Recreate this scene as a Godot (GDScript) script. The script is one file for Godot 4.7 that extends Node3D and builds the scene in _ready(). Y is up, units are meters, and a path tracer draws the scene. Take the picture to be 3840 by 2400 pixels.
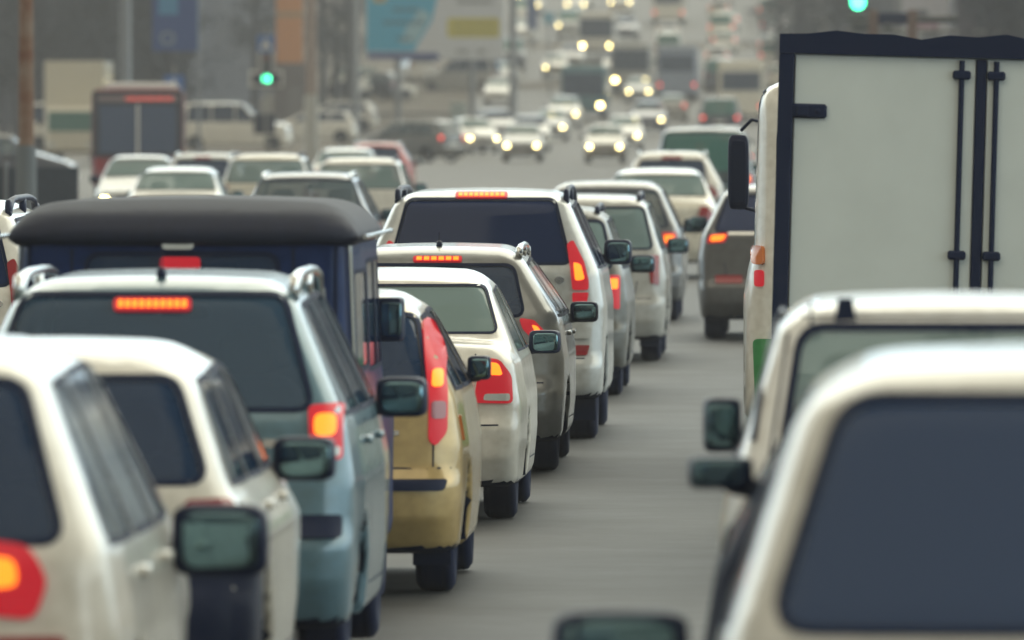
extends Node3D
# A jammed city road seen through a long lens: camera 2.3 m above the lane, traffic ahead to more than a kilometre.

const F := 10000.0          # focal length in pixels of a 1024 wide picture
const EYE := 2.3
const VX := 835.0           # the road's vanishing point, in those pixels
const VY := 120.0

var names := {}
var mats := {}
var rng := RandomNumberGenerator.new()

# ------------------------------------------------------------------ ground profile
const PROFILE := [[-60, 0.0], [30, 0.0], [38, -0.02], [43, -0.07], [50, -0.14], [60, -0.15], [76, -0.145], [88, -0.11], [118, -0.08], [150, -0.03],
	[200, 0.03], [300, 0.25], [400, 0.62], [480, 1.25], [560, 2.4], [630, 4.3], [720, 7.8], [850, 13.5], [1000, 20.0], [1400, 38.0], [2600, 92.0]]
func gy(d: float) -> float:
	for i in range(PROFILE.size() - 1):
		if d <= PROFILE[i + 1][0]:
			var u: float = (d - PROFILE[i][0]) / (PROFILE[i + 1][0] - PROFILE[i][0])
			return lerpf(PROFILE[i][1], PROFILE[i + 1][1], clampf(u, 0, 1))
	return 92.0
func at(px: float, d: float) -> Vector3:   # a spot on the ground at distance d in the direction of column px
	return Vector3((px - VX) * d / F, gy(d), -d)

# ------------------------------------------------------------------ the shape of a vehicle's shell
class Shape:
	const N := 160
	var L := 4.0
	var W := 0.9
	var H := 1.5
	var bot := 0.22
	var crown := 0.06
	var rc := 0.12
	var fc := 0.2
	var kr := 0.11        # rounding where roof meets side
	var kc := 0.13        # rounding where rear meets side
	var arch_r := 0.36
	var arch_y := 0.31
	var arches: Array = []
	var top: PackedFloat32Array
	var topn: PackedFloat32Array
	var plan: PackedFloat32Array
	var side: PackedFloat32Array
	var rear: PackedFloat32Array
	var rearn: PackedFloat32Array
	var front: PackedFloat32Array
	var frontn: PackedFloat32Array
	var ti := 1.0
	var yi := 1.0
	static func lut(pts: Array, hi: float, blur: int) -> PackedFloat32Array:
		var o := PackedFloat32Array()
		o.resize(N + 1)
		var j := 0
		for i in N + 1:
			var v := hi * i / N
			while j < pts.size() - 2 and v > pts[j + 1][0]:
				j += 1
			var a: float = pts[j][0]
			var b: float = pts[j + 1][0]
			o[i] = lerpf(pts[j][1], pts[j + 1][1], clampf((v - a) / maxf(b - a, 1e-5), 0, 1))
		for p in blur:
			var q := o.duplicate()
			for i in range(1, N):
				q[i] = 0.25 * o[i - 1] + 0.5 * o[i] + 0.25 * o[i + 1]
			o = q
		return o
	static func slopes(a: PackedFloat32Array, step: float) -> PackedFloat32Array:
		var o := a.duplicate()
		for i in a.size():
			var d := (a[mini(i + 1, a.size() - 1)] - a[maxi(i - 1, 0)]) / (2.0 * step)
			o[i] = 1.0 / sqrt(1.0 + d * d)
		return o
	func make(c: Dictionary) -> Shape:
		L = c.L; W = c.W; H = c.H
		for k in ["bot", "crown", "rc", "fc", "kr", "kc", "arch_r", "arch_y", "arches"]:
			if c.has(k):
				set(k, c[k])
		var bl: int = c.get("blur", 3)
		ti = N / L
		yi = N / H
		top = lut(c.top, L, bl); topn = slopes(top, L / N)
		plan = lut(c.plan, L, bl)
		side = lut(c.side, H, bl)
		rear = lut(c.rear, H, bl); rearn = slopes(rear, H / N)
		front = lut(c.front, H, bl); frontn = slopes(front, H / N)
		return self
	func f(x: float, y: float, t: float) -> float:
		if x < 0.0:
			x = -x
		var p := clampf(t * ti, 0.0, N - 0.001)
		var i := int(p)
		var u := p - i
		var q := clampf(y * yi, 0.0, N - 0.001)
		var j := int(q)
		var v := q - j
		var hw := W - (plan[i] + (plan[i + 1] - plan[i]) * u) - (side[j] + (side[j + 1] - side[j]) * v)
		var a := x - hw
		var xx := x * x
		var b := (y - (top[i] + (top[i + 1] - top[i]) * u) + crown * xx) * topn[i]
		var c := (rear[j] + (rear[j + 1] - rear[j]) * v + rc * xx - t) * rearn[j]
		var d := (t - (front[j] + (front[j + 1] - front[j]) * v) + fc * xx) * frontn[j]
		if d > c:
			c = d
		var h := kr - absf(a - b)
		var m := maxf(a, b)
		if h > 0.0:
			m += h * h / (4.0 * kr)
		h = kc - absf(m - c)
		m = maxf(m, c)
		if h > 0.0:
			m += h * h / (4.0 * kc)
		var e := bot - y
		h = 0.07 - absf(m - e)
		m = maxf(m, e)
		if h > 0.0:
			m += h * h / 0.28
		if y < arch_y + arch_r + 0.1:
			for ar in arches:
				var g := sqrt((t - ar) * (t - ar) + (y - arch_y) * (y - arch_y)) - arch_r
				if g < 0.1:
					var w := hw - 0.26 - x
					if w > g:
						g = w
					if -g > m:
						m = -g
		return m
	func grad(p: Vector3) -> Vector3:   # p = (x, y, t)
		const E := 0.006
		return Vector3(f(p.x + E, p.y, p.z) - f(p.x - E, p.y, p.z), f(p.x, p.y + E, p.z) - f(p.x, p.y - E, p.z), f(p.x, p.y, p.z + E) - f(p.x, p.y, p.z - E)) / (2.0 * E)
	func hit(dir: String, u: float, v: float) -> Vector3:   # where a line along dir meets the shell; (x, y, t)
		var p: Vector3
		var s: Vector3
		match dir:
			"r": p = Vector3(u, v, -0.15); s = Vector3(0, 0, 0.05)
			"f": p = Vector3(u, v, L + 0.15); s = Vector3(0, 0, -0.05)
			"s": p = Vector3(W + 0.12, v, u); s = Vector3(-0.04, 0, 0)
			_: p = Vector3(u, H + 0.15, v); s = Vector3(0, -0.04, 0)
		var best := p
		var bf := 1e9
		for i in 60:
			var w := f(p.x, p.y, p.z)
			if w < bf:
				bf = w
				best = p
			if w < 0.0:
				var lo := p - s
				var hi := p
				for b in 9:
					var m := (lo + hi) * 0.5
					if f(m.x, m.y, m.z) < 0.0:
						hi = m
					else:
						lo = m
				return (lo + hi) * 0.5
			p += s
		return best

class Shell:   # triangles of a shell; vertices in the vehicle's own space (x, y, -t)
	var P := PackedVector3Array()
	var Nn := PackedVector3Array()
	var tris := PackedInt32Array()
	var S: Shape
	func add(a: int, b: int, c: int) -> void:
		var n := (P[b] - P[a]).cross(P[c] - P[a])
		if n.length_squared() < 1e-14:
			return
		if n.dot(Nn[a] + Nn[b] + Nn[c]) > 0.0:
			tris.append_array(PackedInt32Array([a, c, b]))
		else:
			tris.append_array(PackedInt32Array([a, b, c]))
	func build(shape: Shape, h: float) -> Shell:
		S = shape
		var nx := int(ceil(S.W / h)) + 3
		var y0 := S.bot - 2.0 * h
		var ny := int(ceil((S.H - y0) / h)) + 4
		var t0 := -2.5 * h
		var nt := int(ceil((S.L - t0) / h)) + 4
		var vals := PackedFloat32Array()
		vals.resize(nx * ny * nt)
		var o := 0
		for i in nx:
			for j in ny:
				for k in nt:
					vals[o] = S.f(i * h, y0 + j * h, t0 + k * h)
					o += 1
		var si := ny * nt
		var id := PackedInt32Array()
		id.resize(nx * ny * nt)
		id.fill(-1)
		var pts: Array[Vector3] = []
		for i in nx - 1:
			for j in ny - 1:
				for k in nt - 1:
					var q := i * si + j * nt + k
					var c := [vals[q], vals[q + si], vals[q + nt], vals[q + si + nt], vals[q + 1], vals[q + si + 1], vals[q + nt + 1], vals[q + si + nt + 1]]
					var neg := 0
					for w in c:
						if w < 0.0:
							neg += 1
					if neg == 0 or neg == 8:
						continue
					var sum := Vector3.ZERO
					var cnt := 0
					for e in EDGES:
						var a: float = c[e[0]]
						var b: float = c[e[1]]
						if (a < 0.0) != (b < 0.0):
							var u := a / (a - b)
							sum += CORN[e[0]].lerp(CORN[e[1]], u)
							cnt += 1
					var p := Vector3(i * h, y0 + j * h, t0 + k * h) + sum / cnt * h
					for it in 2:
						var g := S.grad(p)
						var l := g.length_squared()
						if l > 0.05:
							p -= (g * (S.f(p.x, p.y, p.z) / l)).limit_length(h * 0.7)
					id[q] = pts.size()
					pts.append(p)
		var n := pts.size()
		P.resize(2 * n)
		Nn.resize(2 * n)
		for q in n:
			var p := pts[q]
			var g := S.grad(p).normalized()
			P[q] = Vector3(p.x, p.y, -p.z)
			Nn[q] = Vector3(g.x, g.y, -g.z)
			P[q + n] = Vector3(-p.x, p.y, -p.z)
			Nn[q + n] = Vector3(-g.x, g.y, -g.z)
		for i in nx - 1:
			for j in range(1, ny - 1):
				for k in range(1, nt - 1):
					var q := i * si + j * nt + k
					var neg := vals[q] < 0.0
					if neg != (vals[q + si] < 0.0):
						quad(id[q - nt - 1], id[q - 1], id[q], id[q - nt], n, true)
					if neg != (vals[q + nt] < 0.0):
						if i > 0:
							quad(id[q - si - 1], id[q - 1], id[q], id[q - si], n, true)
						elif id[q - 1] >= 0 and id[q] >= 0:
							quad(id[q - 1] + n, id[q - 1], id[q], id[q] + n, n, false)
					if neg != (vals[q + 1] < 0.0):
						if i > 0:
							quad(id[q - si - nt], id[q - nt], id[q], id[q - si], n, true)
						elif id[q - nt] >= 0 and id[q] >= 0:
							quad(id[q - nt] + n, id[q - nt], id[q], id[q] + n, n, false)
		return self
	func quad(a: int, b: int, c: int, d: int, n: int, both: bool) -> void:
		if a < 0 or b < 0 or c < 0 or d < 0:
			return
		add(a, b, c)
		add(a, c, d)
		if both:
			add(a + n, b + n, c + n)
			add(a + n, c + n, d + n)
	func flat(dir: String, p: Vector3) -> Vector2:
		match dir:
			"s": return Vector2(-p.z, p.y)
			"t": return Vector2(p.x, -p.z)
		return Vector2(p.x, p.y)
	func cut(dir: String, poly: PackedVector2Array) -> void:   # open a hole of that outline in the shell
		var box := Rect2(poly[0], Vector2.ZERO)
		for p in poly:
			box = box.expand(p)
		var keep := PackedInt32Array()
		var late := []
		for i in range(0, tris.size(), 3):
			var ia := tris[i]
			var ib := tris[i + 1]
			var ic := tris[i + 2]
			var nn := Nn[ia] + Nn[ib] + Nn[ic]
			var ok := false
			match dir:
				"r": ok = nn.z > 0.45
				"f": ok = nn.z < -0.45
				"s": ok = absf(nn.x) > 1.2
				"t": ok = nn.y > 0.5
			if ok and dir == "r" and -P[ia].z > S.L * 0.55: ok = false
			if ok and dir == "f" and -P[ia].z < S.L * 0.4: ok = false
			var a := flat(dir, P[ia])
			var b := flat(dir, P[ib])
			var c := flat(dir, P[ic])
			if not ok or minf(a.x, minf(b.x, c.x)) > box.end.x or maxf(a.x, maxf(b.x, c.x)) < box.position.x or minf(a.y, minf(b.y, c.y)) > box.end.y or maxf(a.y, maxf(b.y, c.y)) < box.position.y:
				keep.append_array(PackedInt32Array([ia, ib, ic]))
				continue
			if Geometry2D.is_point_in_polygon(a, poly) and Geometry2D.is_point_in_polygon(b, poly) and Geometry2D.is_point_in_polygon(c, poly):
				continue
			var tri := PackedVector2Array([a, b, c])
			if Geometry2D.intersect_polygons(tri, poly).is_empty():
				keep.append_array(PackedInt32Array([ia, ib, ic]))
				continue
			for piece in Geometry2D.clip_polygons(tri, poly):
				if piece.size() < 3:
					continue
				var area := (b - a).cross(c - a)
				var base := P.size()
				for p in piece:
					var wb := (p - a).cross(c - a) / area
					var wc := (b - a).cross(p - a) / area
					P.append(P[ia] + (P[ib] - P[ia]) * wb + (P[ic] - P[ia]) * wc)
					Nn.append((Nn[ia] + (Nn[ib] - Nn[ia]) * wb + (Nn[ic] - Nn[ia]) * wc).normalized())
				var ix := Geometry2D.triangulate_polygon(piece)
				for q in range(0, ix.size(), 3):
					late.append([base + ix[q], base + ix[q + 1], base + ix[q + 2]])
		tris = keep
		for l in late:
			add(l[0], l[1], l[2])
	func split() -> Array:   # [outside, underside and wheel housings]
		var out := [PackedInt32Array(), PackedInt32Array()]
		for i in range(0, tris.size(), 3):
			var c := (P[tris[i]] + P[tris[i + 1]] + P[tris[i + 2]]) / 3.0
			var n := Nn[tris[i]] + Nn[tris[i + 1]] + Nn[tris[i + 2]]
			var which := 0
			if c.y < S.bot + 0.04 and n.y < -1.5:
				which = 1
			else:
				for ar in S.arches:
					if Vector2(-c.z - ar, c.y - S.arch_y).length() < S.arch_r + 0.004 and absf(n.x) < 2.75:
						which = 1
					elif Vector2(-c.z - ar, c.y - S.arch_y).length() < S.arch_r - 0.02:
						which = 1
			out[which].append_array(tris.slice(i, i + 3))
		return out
	func mesh(ix: PackedInt32Array) -> ArrayMesh:
		var remap := {}
		var p := PackedVector3Array()
		var n := PackedVector3Array()
		var t := PackedInt32Array()
		for i in ix:
			if not remap.has(i):
				remap[i] = p.size()
				p.append(P[i])
				n.append(Nn[i])
			t.append(remap[i])
		var arr := []
		arr.resize(Mesh.ARRAY_MAX)
		arr[Mesh.ARRAY_VERTEX] = p
		arr[Mesh.ARRAY_NORMAL] = n
		arr[Mesh.ARRAY_INDEX] = t
		var m := ArrayMesh.new()
		m.add_surface_from_arrays(Mesh.PRIMITIVE_TRIANGLES, arr)
		return m
	const CORN: Array[Vector3] = [Vector3(0, 0, 0), Vector3(1, 0, 0), Vector3(0, 1, 0), Vector3(1, 1, 0), Vector3(0, 0, 1), Vector3(1, 0, 1), Vector3(0, 1, 1), Vector3(1, 1, 1)]
	const EDGES := [[0, 1], [2, 3], [4, 5], [6, 7], [0, 2], [1, 3], [4, 6], [5, 7], [0, 4], [1, 5], [2, 6], [3, 7]]

# a sheet of the outline poly lying on the shell, off metres proud of it; hole cuts its middle out; skirt gives it edges
func patch(S: Shape, dir: String, poly: PackedVector2Array, off: float, cell := 0.07, hole := PackedVector2Array(), skirt := 0.0, flip := false) -> ArrayMesh:
	var box := Rect2(poly[0], Vector2.ZERO)
	for p in poly:
		box = box.expand(p)
	var P := PackedVector3Array()
	var NN := PackedVector3Array()
	var seen := {}
	var spot := func(p: Vector2) -> Array:
		var key := Vector2i(roundi(p.x * 2000), roundi(p.y * 2000))
		if not seen.has(key):
			var h := S.hit(dir, p.x, p.y)
			var g := S.grad(h).normalized()
			var w := h + g * off
			seen[key] = [Vector3(-w.x if flip else w.x, w.y, -w.z), Vector3(-g.x if flip else g.x, g.y, -g.z)]
		return seen[key]
	var put := func(a: Array, b: Array, c: Array) -> void:
		var n: Vector3 = (b[0] - a[0]).cross(c[0] - a[0])
		if n.dot(a[1]) > 0.0:
			P.append_array([a[0], c[0], b[0]]); NN.append_array([a[1], c[1], b[1]])
		else:
			P.append_array([a[0], b[0], c[0]]); NN.append_array([a[1], b[1], c[1]])
	var nx := maxi(1, int(ceil(box.size.x / cell)))
	var ny := maxi(1, int(ceil(box.size.y / cell)))
	for i in nx:
		for j in ny:
			var r := Rect2(box.position + Vector2(box.size.x * i / nx, box.size.y * j / ny), Vector2(box.size.x / nx, box.size.y / ny))
			var sq := PackedVector2Array([r.position, Vector2(r.end.x, r.position.y), r.end, Vector2(r.position.x, r.end.y)])
			for piece in Geometry2D.intersect_polygons(sq, poly):
				var parts := [piece]
				if hole.size() > 2:
					parts = Geometry2D.clip_polygons(piece, hole)
				for q in parts:
					if q.size() < 3:
						continue
					var ix := Geometry2D.triangulate_polygon(q)
					for k in range(0, ix.size(), 3):
						put.call(spot.call(q[ix[k]]), spot.call(q[ix[k + 1]]), spot.call(q[ix[k + 2]]))
	if skirt > 0.0:
		var ring := []
		for i in poly.size():
			var a := poly[i]
			var b := poly[(i + 1) % poly.size()]
			var n := maxi(1, int(ceil(a.distance_to(b) / cell)))
			for k in n:
				ring.append(a.lerp(b, float(k) / n))
		var mid := Vector2.ZERO
		for p in poly:
			mid += p / poly.size()
		for i in ring.size():
			var a: Array = spot.call(ring[i])
			var b: Array = spot.call(ring[(i + 1) % ring.size()])
			var a2: Vector3 = a[0] - a[1] * skirt
			var b2: Vector3 = b[0] - b[1] * skirt
			var n: Vector3 = (b[0] - a[0]).cross(a[1]).normalized()
			if (b[0] - a[0]).cross(b2 - a[0]).dot(n) > 0.0:
				P.append_array([a[0], b2, b[0], a[0], a2, b2])
			else:
				P.append_array([a[0], b[0], b2, a[0], b2, a2])
			NN.append_array([n, n, n, n, n, n])
	var arr := []
	arr.resize(Mesh.ARRAY_MAX)
	arr[Mesh.ARRAY_VERTEX] = P
	arr[Mesh.ARRAY_NORMAL] = NN
	var m := ArrayMesh.new()
	m.add_surface_from_arrays(Mesh.PRIMITIVE_TRIANGLES, arr)
	return m

func rounded(pts: Array, r: float, seg := 4) -> PackedVector2Array:
	var o := PackedVector2Array()
	var n := pts.size()
	for i in n:
		var p: Vector2 = pts[i]
		var a: Vector2 = pts[(i + n - 1) % n]
		var b: Vector2 = pts[(i + 1) % n]
		var l := minf(r, minf(p.distance_to(a), p.distance_to(b)) * 0.45)
		var s := p + (a - p).normalized() * l
		var e := p + (b - p).normalized() * l
		for k in seg + 1:
			var u := float(k) / seg
			o.append(s.lerp(p, u).lerp(p.lerp(e, u), u))
	return o
func sym(half: Array, r: float) -> PackedVector2Array:   # a symmetric outline from its +x half, listed from top to bottom
	var pts := []
	for p in half:
		pts.append(Vector2(p[0], p[1]))
	for i in range(half.size() - 1, -1, -1):
		pts.append(Vector2(-half[i][0], half[i][1]))
	return rounded(pts, r)
func vpoly(a: Array, r: float, seg := 3) -> PackedVector2Array:
	var pts := []
	for p in a:
		pts.append(Vector2(p[0], p[1]))
	return rounded(pts, r, seg)
func bar(a: Vector2, b: Vector2, w: float) -> PackedVector2Array:
	var n := (b - a).normalized().orthogonal() * w * 0.5
	return PackedVector2Array([a + n, b + n, b - n, a - n])

# ------------------------------------------------------------------ nodes
func numbered(called: String) -> String:
	var k: int = names.get(called, 0)
	names[called] = k + 1
	return called if k == 0 else "%s_%03d" % [called, k]
func thing(called: String, label: String, category: String, where: Vector3, turn := 0.0, group := "") -> Node3D:
	var o := Node3D.new()
	o.name = numbered(called)
	add_child(o)
	o.position = where
	o.rotation.y = turn
	tag(o, label, category, group)
	return o
func tag(o: Node, label: String, category: String, group := "") -> void:
	o.set_meta("label", label)
	o.set_meta("category", category)
	if group:
		o.set_meta("group", group)
func obj(called: String, mesh: Mesh, m: Material, parent: Node, where := Vector3.ZERO) -> MeshInstance3D:
	var o := MeshInstance3D.new()
	o.mesh = mesh
	o.material_override = m
	o.name = called if parent == self else sibling(parent, called)
	o.position = where
	parent.add_child(o, true)
	return o
func sibling(parent: Node, called: String) -> String:
	var used: Dictionary = parent.get_meta("_used") if parent.has_meta("_used") else {}
	var k: int = used.get(called, 0)
	used[called] = k + 1
	parent.set_meta("_used", used)
	return called if k == 0 else "%s_%03d" % [called, k]
func part(called: String, parent: Node, where := Vector3.ZERO) -> Node3D:
	var o := Node3D.new()
	o.name = sibling(parent, called)
	o.position = where
	parent.add_child(o, true)
	return o
func struct(called: String, mesh: Mesh, m: Material) -> MeshInstance3D:
	var o := obj(numbered(called), mesh, m, self)
	o.set_meta("kind", "structure")
	return o

# ------------------------------------------------------------------ simple solids
func quadf(st: SurfaceTool, a: Vector3, b: Vector3, c: Vector3, d: Vector3) -> void:
	var n := (c - a).cross(b - a).normalized()
	for p in [a, b, c, a, c, d]:
		st.set_normal(n)
		st.add_vertex(p)
func add_box(st: SurfaceTool, lo: Vector3, hi: Vector3, bev := 0.0) -> void:   # a box with chamfered edges
	var c := (lo + hi) * 0.5
	var h := (hi - lo) * 0.5
	var b := minf(bev, minf(h.x, minf(h.y, h.z)) * 0.9)
	var face := func(n: Vector3, u: Vector3, v: Vector3, hn: float, hu: float, hv: float):
		var m := c + n * hn
		quad_o(st, m - u * hu - v * hv, m + u * hu - v * hv, m + u * hu + v * hv, m - u * hu + v * hv, n)
	for s in [-1.0, 1.0]:
		face.call(Vector3(s, 0, 0), Vector3(0, 1, 0), Vector3(0, 0, 1), h.x, h.y - b, h.z - b)
		face.call(Vector3(0, s, 0), Vector3(1, 0, 0), Vector3(0, 0, 1), h.y, h.x - b, h.z - b)
		face.call(Vector3(0, 0, s), Vector3(1, 0, 0), Vector3(0, 1, 0), h.z, h.x - b, h.y - b)
	if b <= 0.0:
		return
	for s in [-1.0, 1.0]:
		for r in [-1.0, 1.0]:
			quad_o(st, c + Vector3(s * h.x, r * (h.y - b), -(h.z - b)), c + Vector3(s * h.x, r * (h.y - b), h.z - b), c + Vector3(s * (h.x - b), r * h.y, h.z - b), c + Vector3(s * (h.x - b), r * h.y, -(h.z - b)), Vector3(s, r, 0).normalized())
			quad_o(st, c + Vector3(s * h.x, -(h.y - b), r * (h.z - b)), c + Vector3(s * h.x, h.y - b, r * (h.z - b)), c + Vector3(s * (h.x - b), h.y - b, r * h.z), c + Vector3(s * (h.x - b), -(h.y - b), r * h.z), Vector3(s, 0, r).normalized())
			quad_o(st, c + Vector3(-(h.x - b), s * h.y, r * (h.z - b)), c + Vector3(h.x - b, s * h.y, r * (h.z - b)), c + Vector3(h.x - b, s * (h.y - b), r * h.z), c + Vector3(-(h.x - b), s * (h.y - b), r * h.z), Vector3(0, s, r).normalized())
			for q in [-1.0, 1.0]:
				var n := Vector3(s, r, q).normalized()
				var p := [c + Vector3(s * h.x, r * (h.y - b), q * (h.z - b)), c + Vector3(s * (h.x - b), r * h.y, q * (h.z - b)), c + Vector3(s * (h.x - b), r * (h.y - b), q * h.z)]
				if (p[1] - p[0]).cross(p[2] - p[0]).dot(n) > 0.0:
					p = [p[0], p[2], p[1]]
				for v in p:
					st.set_normal(n)
					st.add_vertex(v)
func quad_o(st: SurfaceTool, a: Vector3, b: Vector3, c: Vector3, d: Vector3, n: Vector3) -> void:
	var l := [a, b, c, a, c, d]
	if (b - a).cross(c - a).dot(n) > 0.0:
		l = [a, c, b, a, d, c]
	for p in l:
		st.set_normal(n)
		st.add_vertex(p)
func new_st() -> SurfaceTool:
	var st := SurfaceTool.new()
	st.begin(Mesh.PRIMITIVE_TRIANGLES)
	return st
func box(lo: Vector3, hi: Vector3, bev := 0.0) -> ArrayMesh:
	var st := new_st()
	add_box(st, lo, hi, bev)
	return st.commit()
func bxc(c: Vector3, s: Vector3, bev := 0.0) -> ArrayMesh:
	return box(c - s * 0.5, c + s * 0.5, bev)
func blob(c: Vector3, s: Vector3, e := 0.45, nu := 16, nv := 10) -> ArrayMesh:   # a soft cushion-like solid (superellipsoid)
	var st := new_st()
	st.set_smooth_group(0)
	var g := func(u: float, v: float) -> Vector3:
		var pw := func(w: float) -> float: return signf(w) * pow(absf(w), e)
		return c + Vector3(s.x * 0.5 * pw.call(cos(v)) * pw.call(cos(u)), s.y * 0.5 * pw.call(sin(v)), s.z * 0.5 * pw.call(cos(v)) * pw.call(sin(u)))
	for i in nu:
		for j in nv:
			var a: Vector3 = g.call(TAU * i / nu, PI * j / nv - PI / 2)
			var b: Vector3 = g.call(TAU * (i + 1) / nu, PI * j / nv - PI / 2)
			var d: Vector3 = g.call(TAU * (i + 1) / nu, PI * (j + 1) / nv - PI / 2)
			var f: Vector3 = g.call(TAU * i / nu, PI * (j + 1) / nv - PI / 2)
			for p in [a, d, b, a, f, d]:
				st.add_vertex(p)
	st.index()
	st.generate_normals()
	return st.commit()
func add_tube(st: SurfaceTool, pts: Array, radii: Array, n := 8) -> void:
	var rings := []
	for i in pts.size():
		var t: Vector3 = ((pts[mini(i + 1, pts.size() - 1)] - pts[maxi(i - 1, 0)]) as Vector3).normalized()
		var up := Vector3.UP if absf(t.y) < 0.9 else Vector3.RIGHT
		var u := t.cross(up).normalized()
		var v := u.cross(t)
		var ring := []
		var r: float = radii[i] if radii.size() > i else radii[-1]
		for k in n:
			var w := u * cos(TAU * k / n) + v * sin(TAU * k / n)
			ring.append([pts[i] + w * r, w])
		rings.append(ring)
	for i in pts.size() - 1:
		for k in n:
			var a: Array = rings[i][k]
			var b: Array = rings[i][(k + 1) % n]
			var c: Array = rings[i + 1][(k + 1) % n]
			var d: Array = rings[i + 1][k]
			var l := [a, b, c, a, c, d]
			if (b[0] - a[0]).cross(c[0] - a[0]).dot(a[1] + b[1]) > 0.0:
				l = [a, c, b, a, d, c]
			for p in l:
				st.set_normal(p[1])
				st.add_vertex(p[0])
	for e in [0, pts.size() - 1]:
		var t: Vector3 = ((pts[1] - pts[0]) if e == 0 else (pts[-1] - pts[-2])) as Vector3
		t = t.normalized() * (-1.0 if e == 0 else 1.0)
		for k in n:
			var l := [pts[e], rings[e][k][0], rings[e][(k + 1) % n][0]]
			if (l[1] - l[0]).cross(l[2] - l[0]).dot(t) > 0.0:
				l = [l[0], l[2], l[1]]
			for p in l:
				st.set_normal(t)
				st.add_vertex(p)
func tube(pts: Array, radii: Array, n := 8) -> ArrayMesh:
	var st := new_st()
	add_tube(st, pts, radii, n)
	return st.commit()
func lathe_x(prof: Array, n := 28) -> ArrayMesh:   # [along x, radius], turned about the x axis
	var st := new_st()
	st.set_smooth_group(0)
	for i in prof.size() - 1:
		for k in n:
			var a0 := TAU * k / n
			var a1 := TAU * (k + 1) / n
			var g := func(p: Array, a: float) -> Vector3: return Vector3(p[0], p[1] * cos(a), p[1] * sin(a))
			var q := [g.call(prof[i], a0), g.call(prof[i], a1), g.call(prof[i + 1], a1), g.call(prof[i + 1], a0)]
			for p in [q[0], q[1], q[2], q[0], q[2], q[3]]:
				st.add_vertex(p)
	st.index()
	st.generate_normals()
	return st.commit()
func prism(poly: PackedVector2Array, z0: float, z1: float) -> ArrayMesh:   # an outline in x, y given a depth along z
	var st := new_st()
	var ix := Geometry2D.triangulate_polygon(poly)
	for z in [z0, z1]:
		var n := Vector3(0, 0, 1 if z == maxf(z0, z1) else -1)
		for i in range(0, ix.size(), 3):
			var q := [poly[ix[i]], poly[ix[i + 1]], poly[ix[i + 2]]]
			if (q[1] - q[0]).cross(q[2] - q[0]) * n.z > 0.0:
				q = [q[0], q[2], q[1]]
			for v in q:
				st.set_normal(n)
				st.add_vertex(Vector3(v.x, v.y, z))
	for i in poly.size():
		var a := poly[i]
		var b := poly[(i + 1) % poly.size()]
		quadf(st, Vector3(a.x, a.y, z0), Vector3(b.x, b.y, z0), Vector3(b.x, b.y, z1), Vector3(a.x, a.y, z1))
	return st.commit()

# ------------------------------------------------------------------ materials
func lin(r: float, g: float, b: float) -> Color:
	return Color(r, g, b).linear_to_srgb()
var noise_cache := {}
func noise_tex(key: String, seed_: int, freq: float, lo: Color, hi: Color, octaves := 4, size := 256, mid := 0.5) -> NoiseTexture2D:
	if noise_cache.has(key):
		return noise_cache[key]
	var n := FastNoiseLite.new()
	n.seed = seed_
	n.frequency = freq
	n.fractal_octaves = octaves
	var t := NoiseTexture2D.new()
	t.width = size
	t.height = size
	t.seamless = true
	t.noise = n
	var g := Gradient.new()
	g.set_color(0, lo)
	g.set_color(1, hi)
	g.add_point(mid, lo.lerp(hi, 0.55))
	t.color_ramp = g
	noise_cache[key] = t
	return t
func mat(key: String, c: Color, rough := 0.5, metal := 0.0, coat := 0.0, tex: Texture2D = null, scale := 1.0) -> StandardMaterial3D:
	if mats.has(key):
		return mats[key]
	var m := StandardMaterial3D.new()
	m.albedo_color = c
	m.roughness = rough
	m.metallic = metal
	if coat > 0.0:
		m.clearcoat_enabled = true
		m.clearcoat = coat
		m.clearcoat_roughness = 0.08
	if tex:
		m.albedo_texture = tex
		m.uv1_triplanar = true
		m.uv1_scale = Vector3.ONE * scale
	m.resource_name = key
	mats[key] = m
	return m
func paint(key: String, c: Color, rough := 0.38, metal := 0.0, dirt := 0.0) -> StandardMaterial3D:
	var tex: Texture2D = noise_tex("grime", 11, 0.03, Color(0.86, 0.85, 0.83), Color(1, 1, 1), 6, 512) if dirt < 0.5 else noise_tex("mud", 17, 0.02, Color(0.66, 0.61, 0.54), Color(1, 1, 1), 6, 512)
	return mat(key, c, rough, metal, 0.8 if dirt < 0.5 else 0.25, tex, 0.6)
func glass(key: String, c: Color, alpha: float) -> StandardMaterial3D:
	if mats.has(key):
		return mats[key]
	var m := mat(key, Color(c.r, c.g, c.b, alpha), 0.06)
	m.transparency = BaseMaterial3D.TRANSPARENCY_ALPHA
	m.metallic_specular = 0.35
	return m
func lit(key: String, c: Color, energy: float) -> StandardMaterial3D:
	if mats.has(key):
		return mats[key]
	var m := mat(key, c, 0.4)
	m.emission_enabled = true
	m.emission = c
	m.emission_energy_multiplier = energy
	return m

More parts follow.
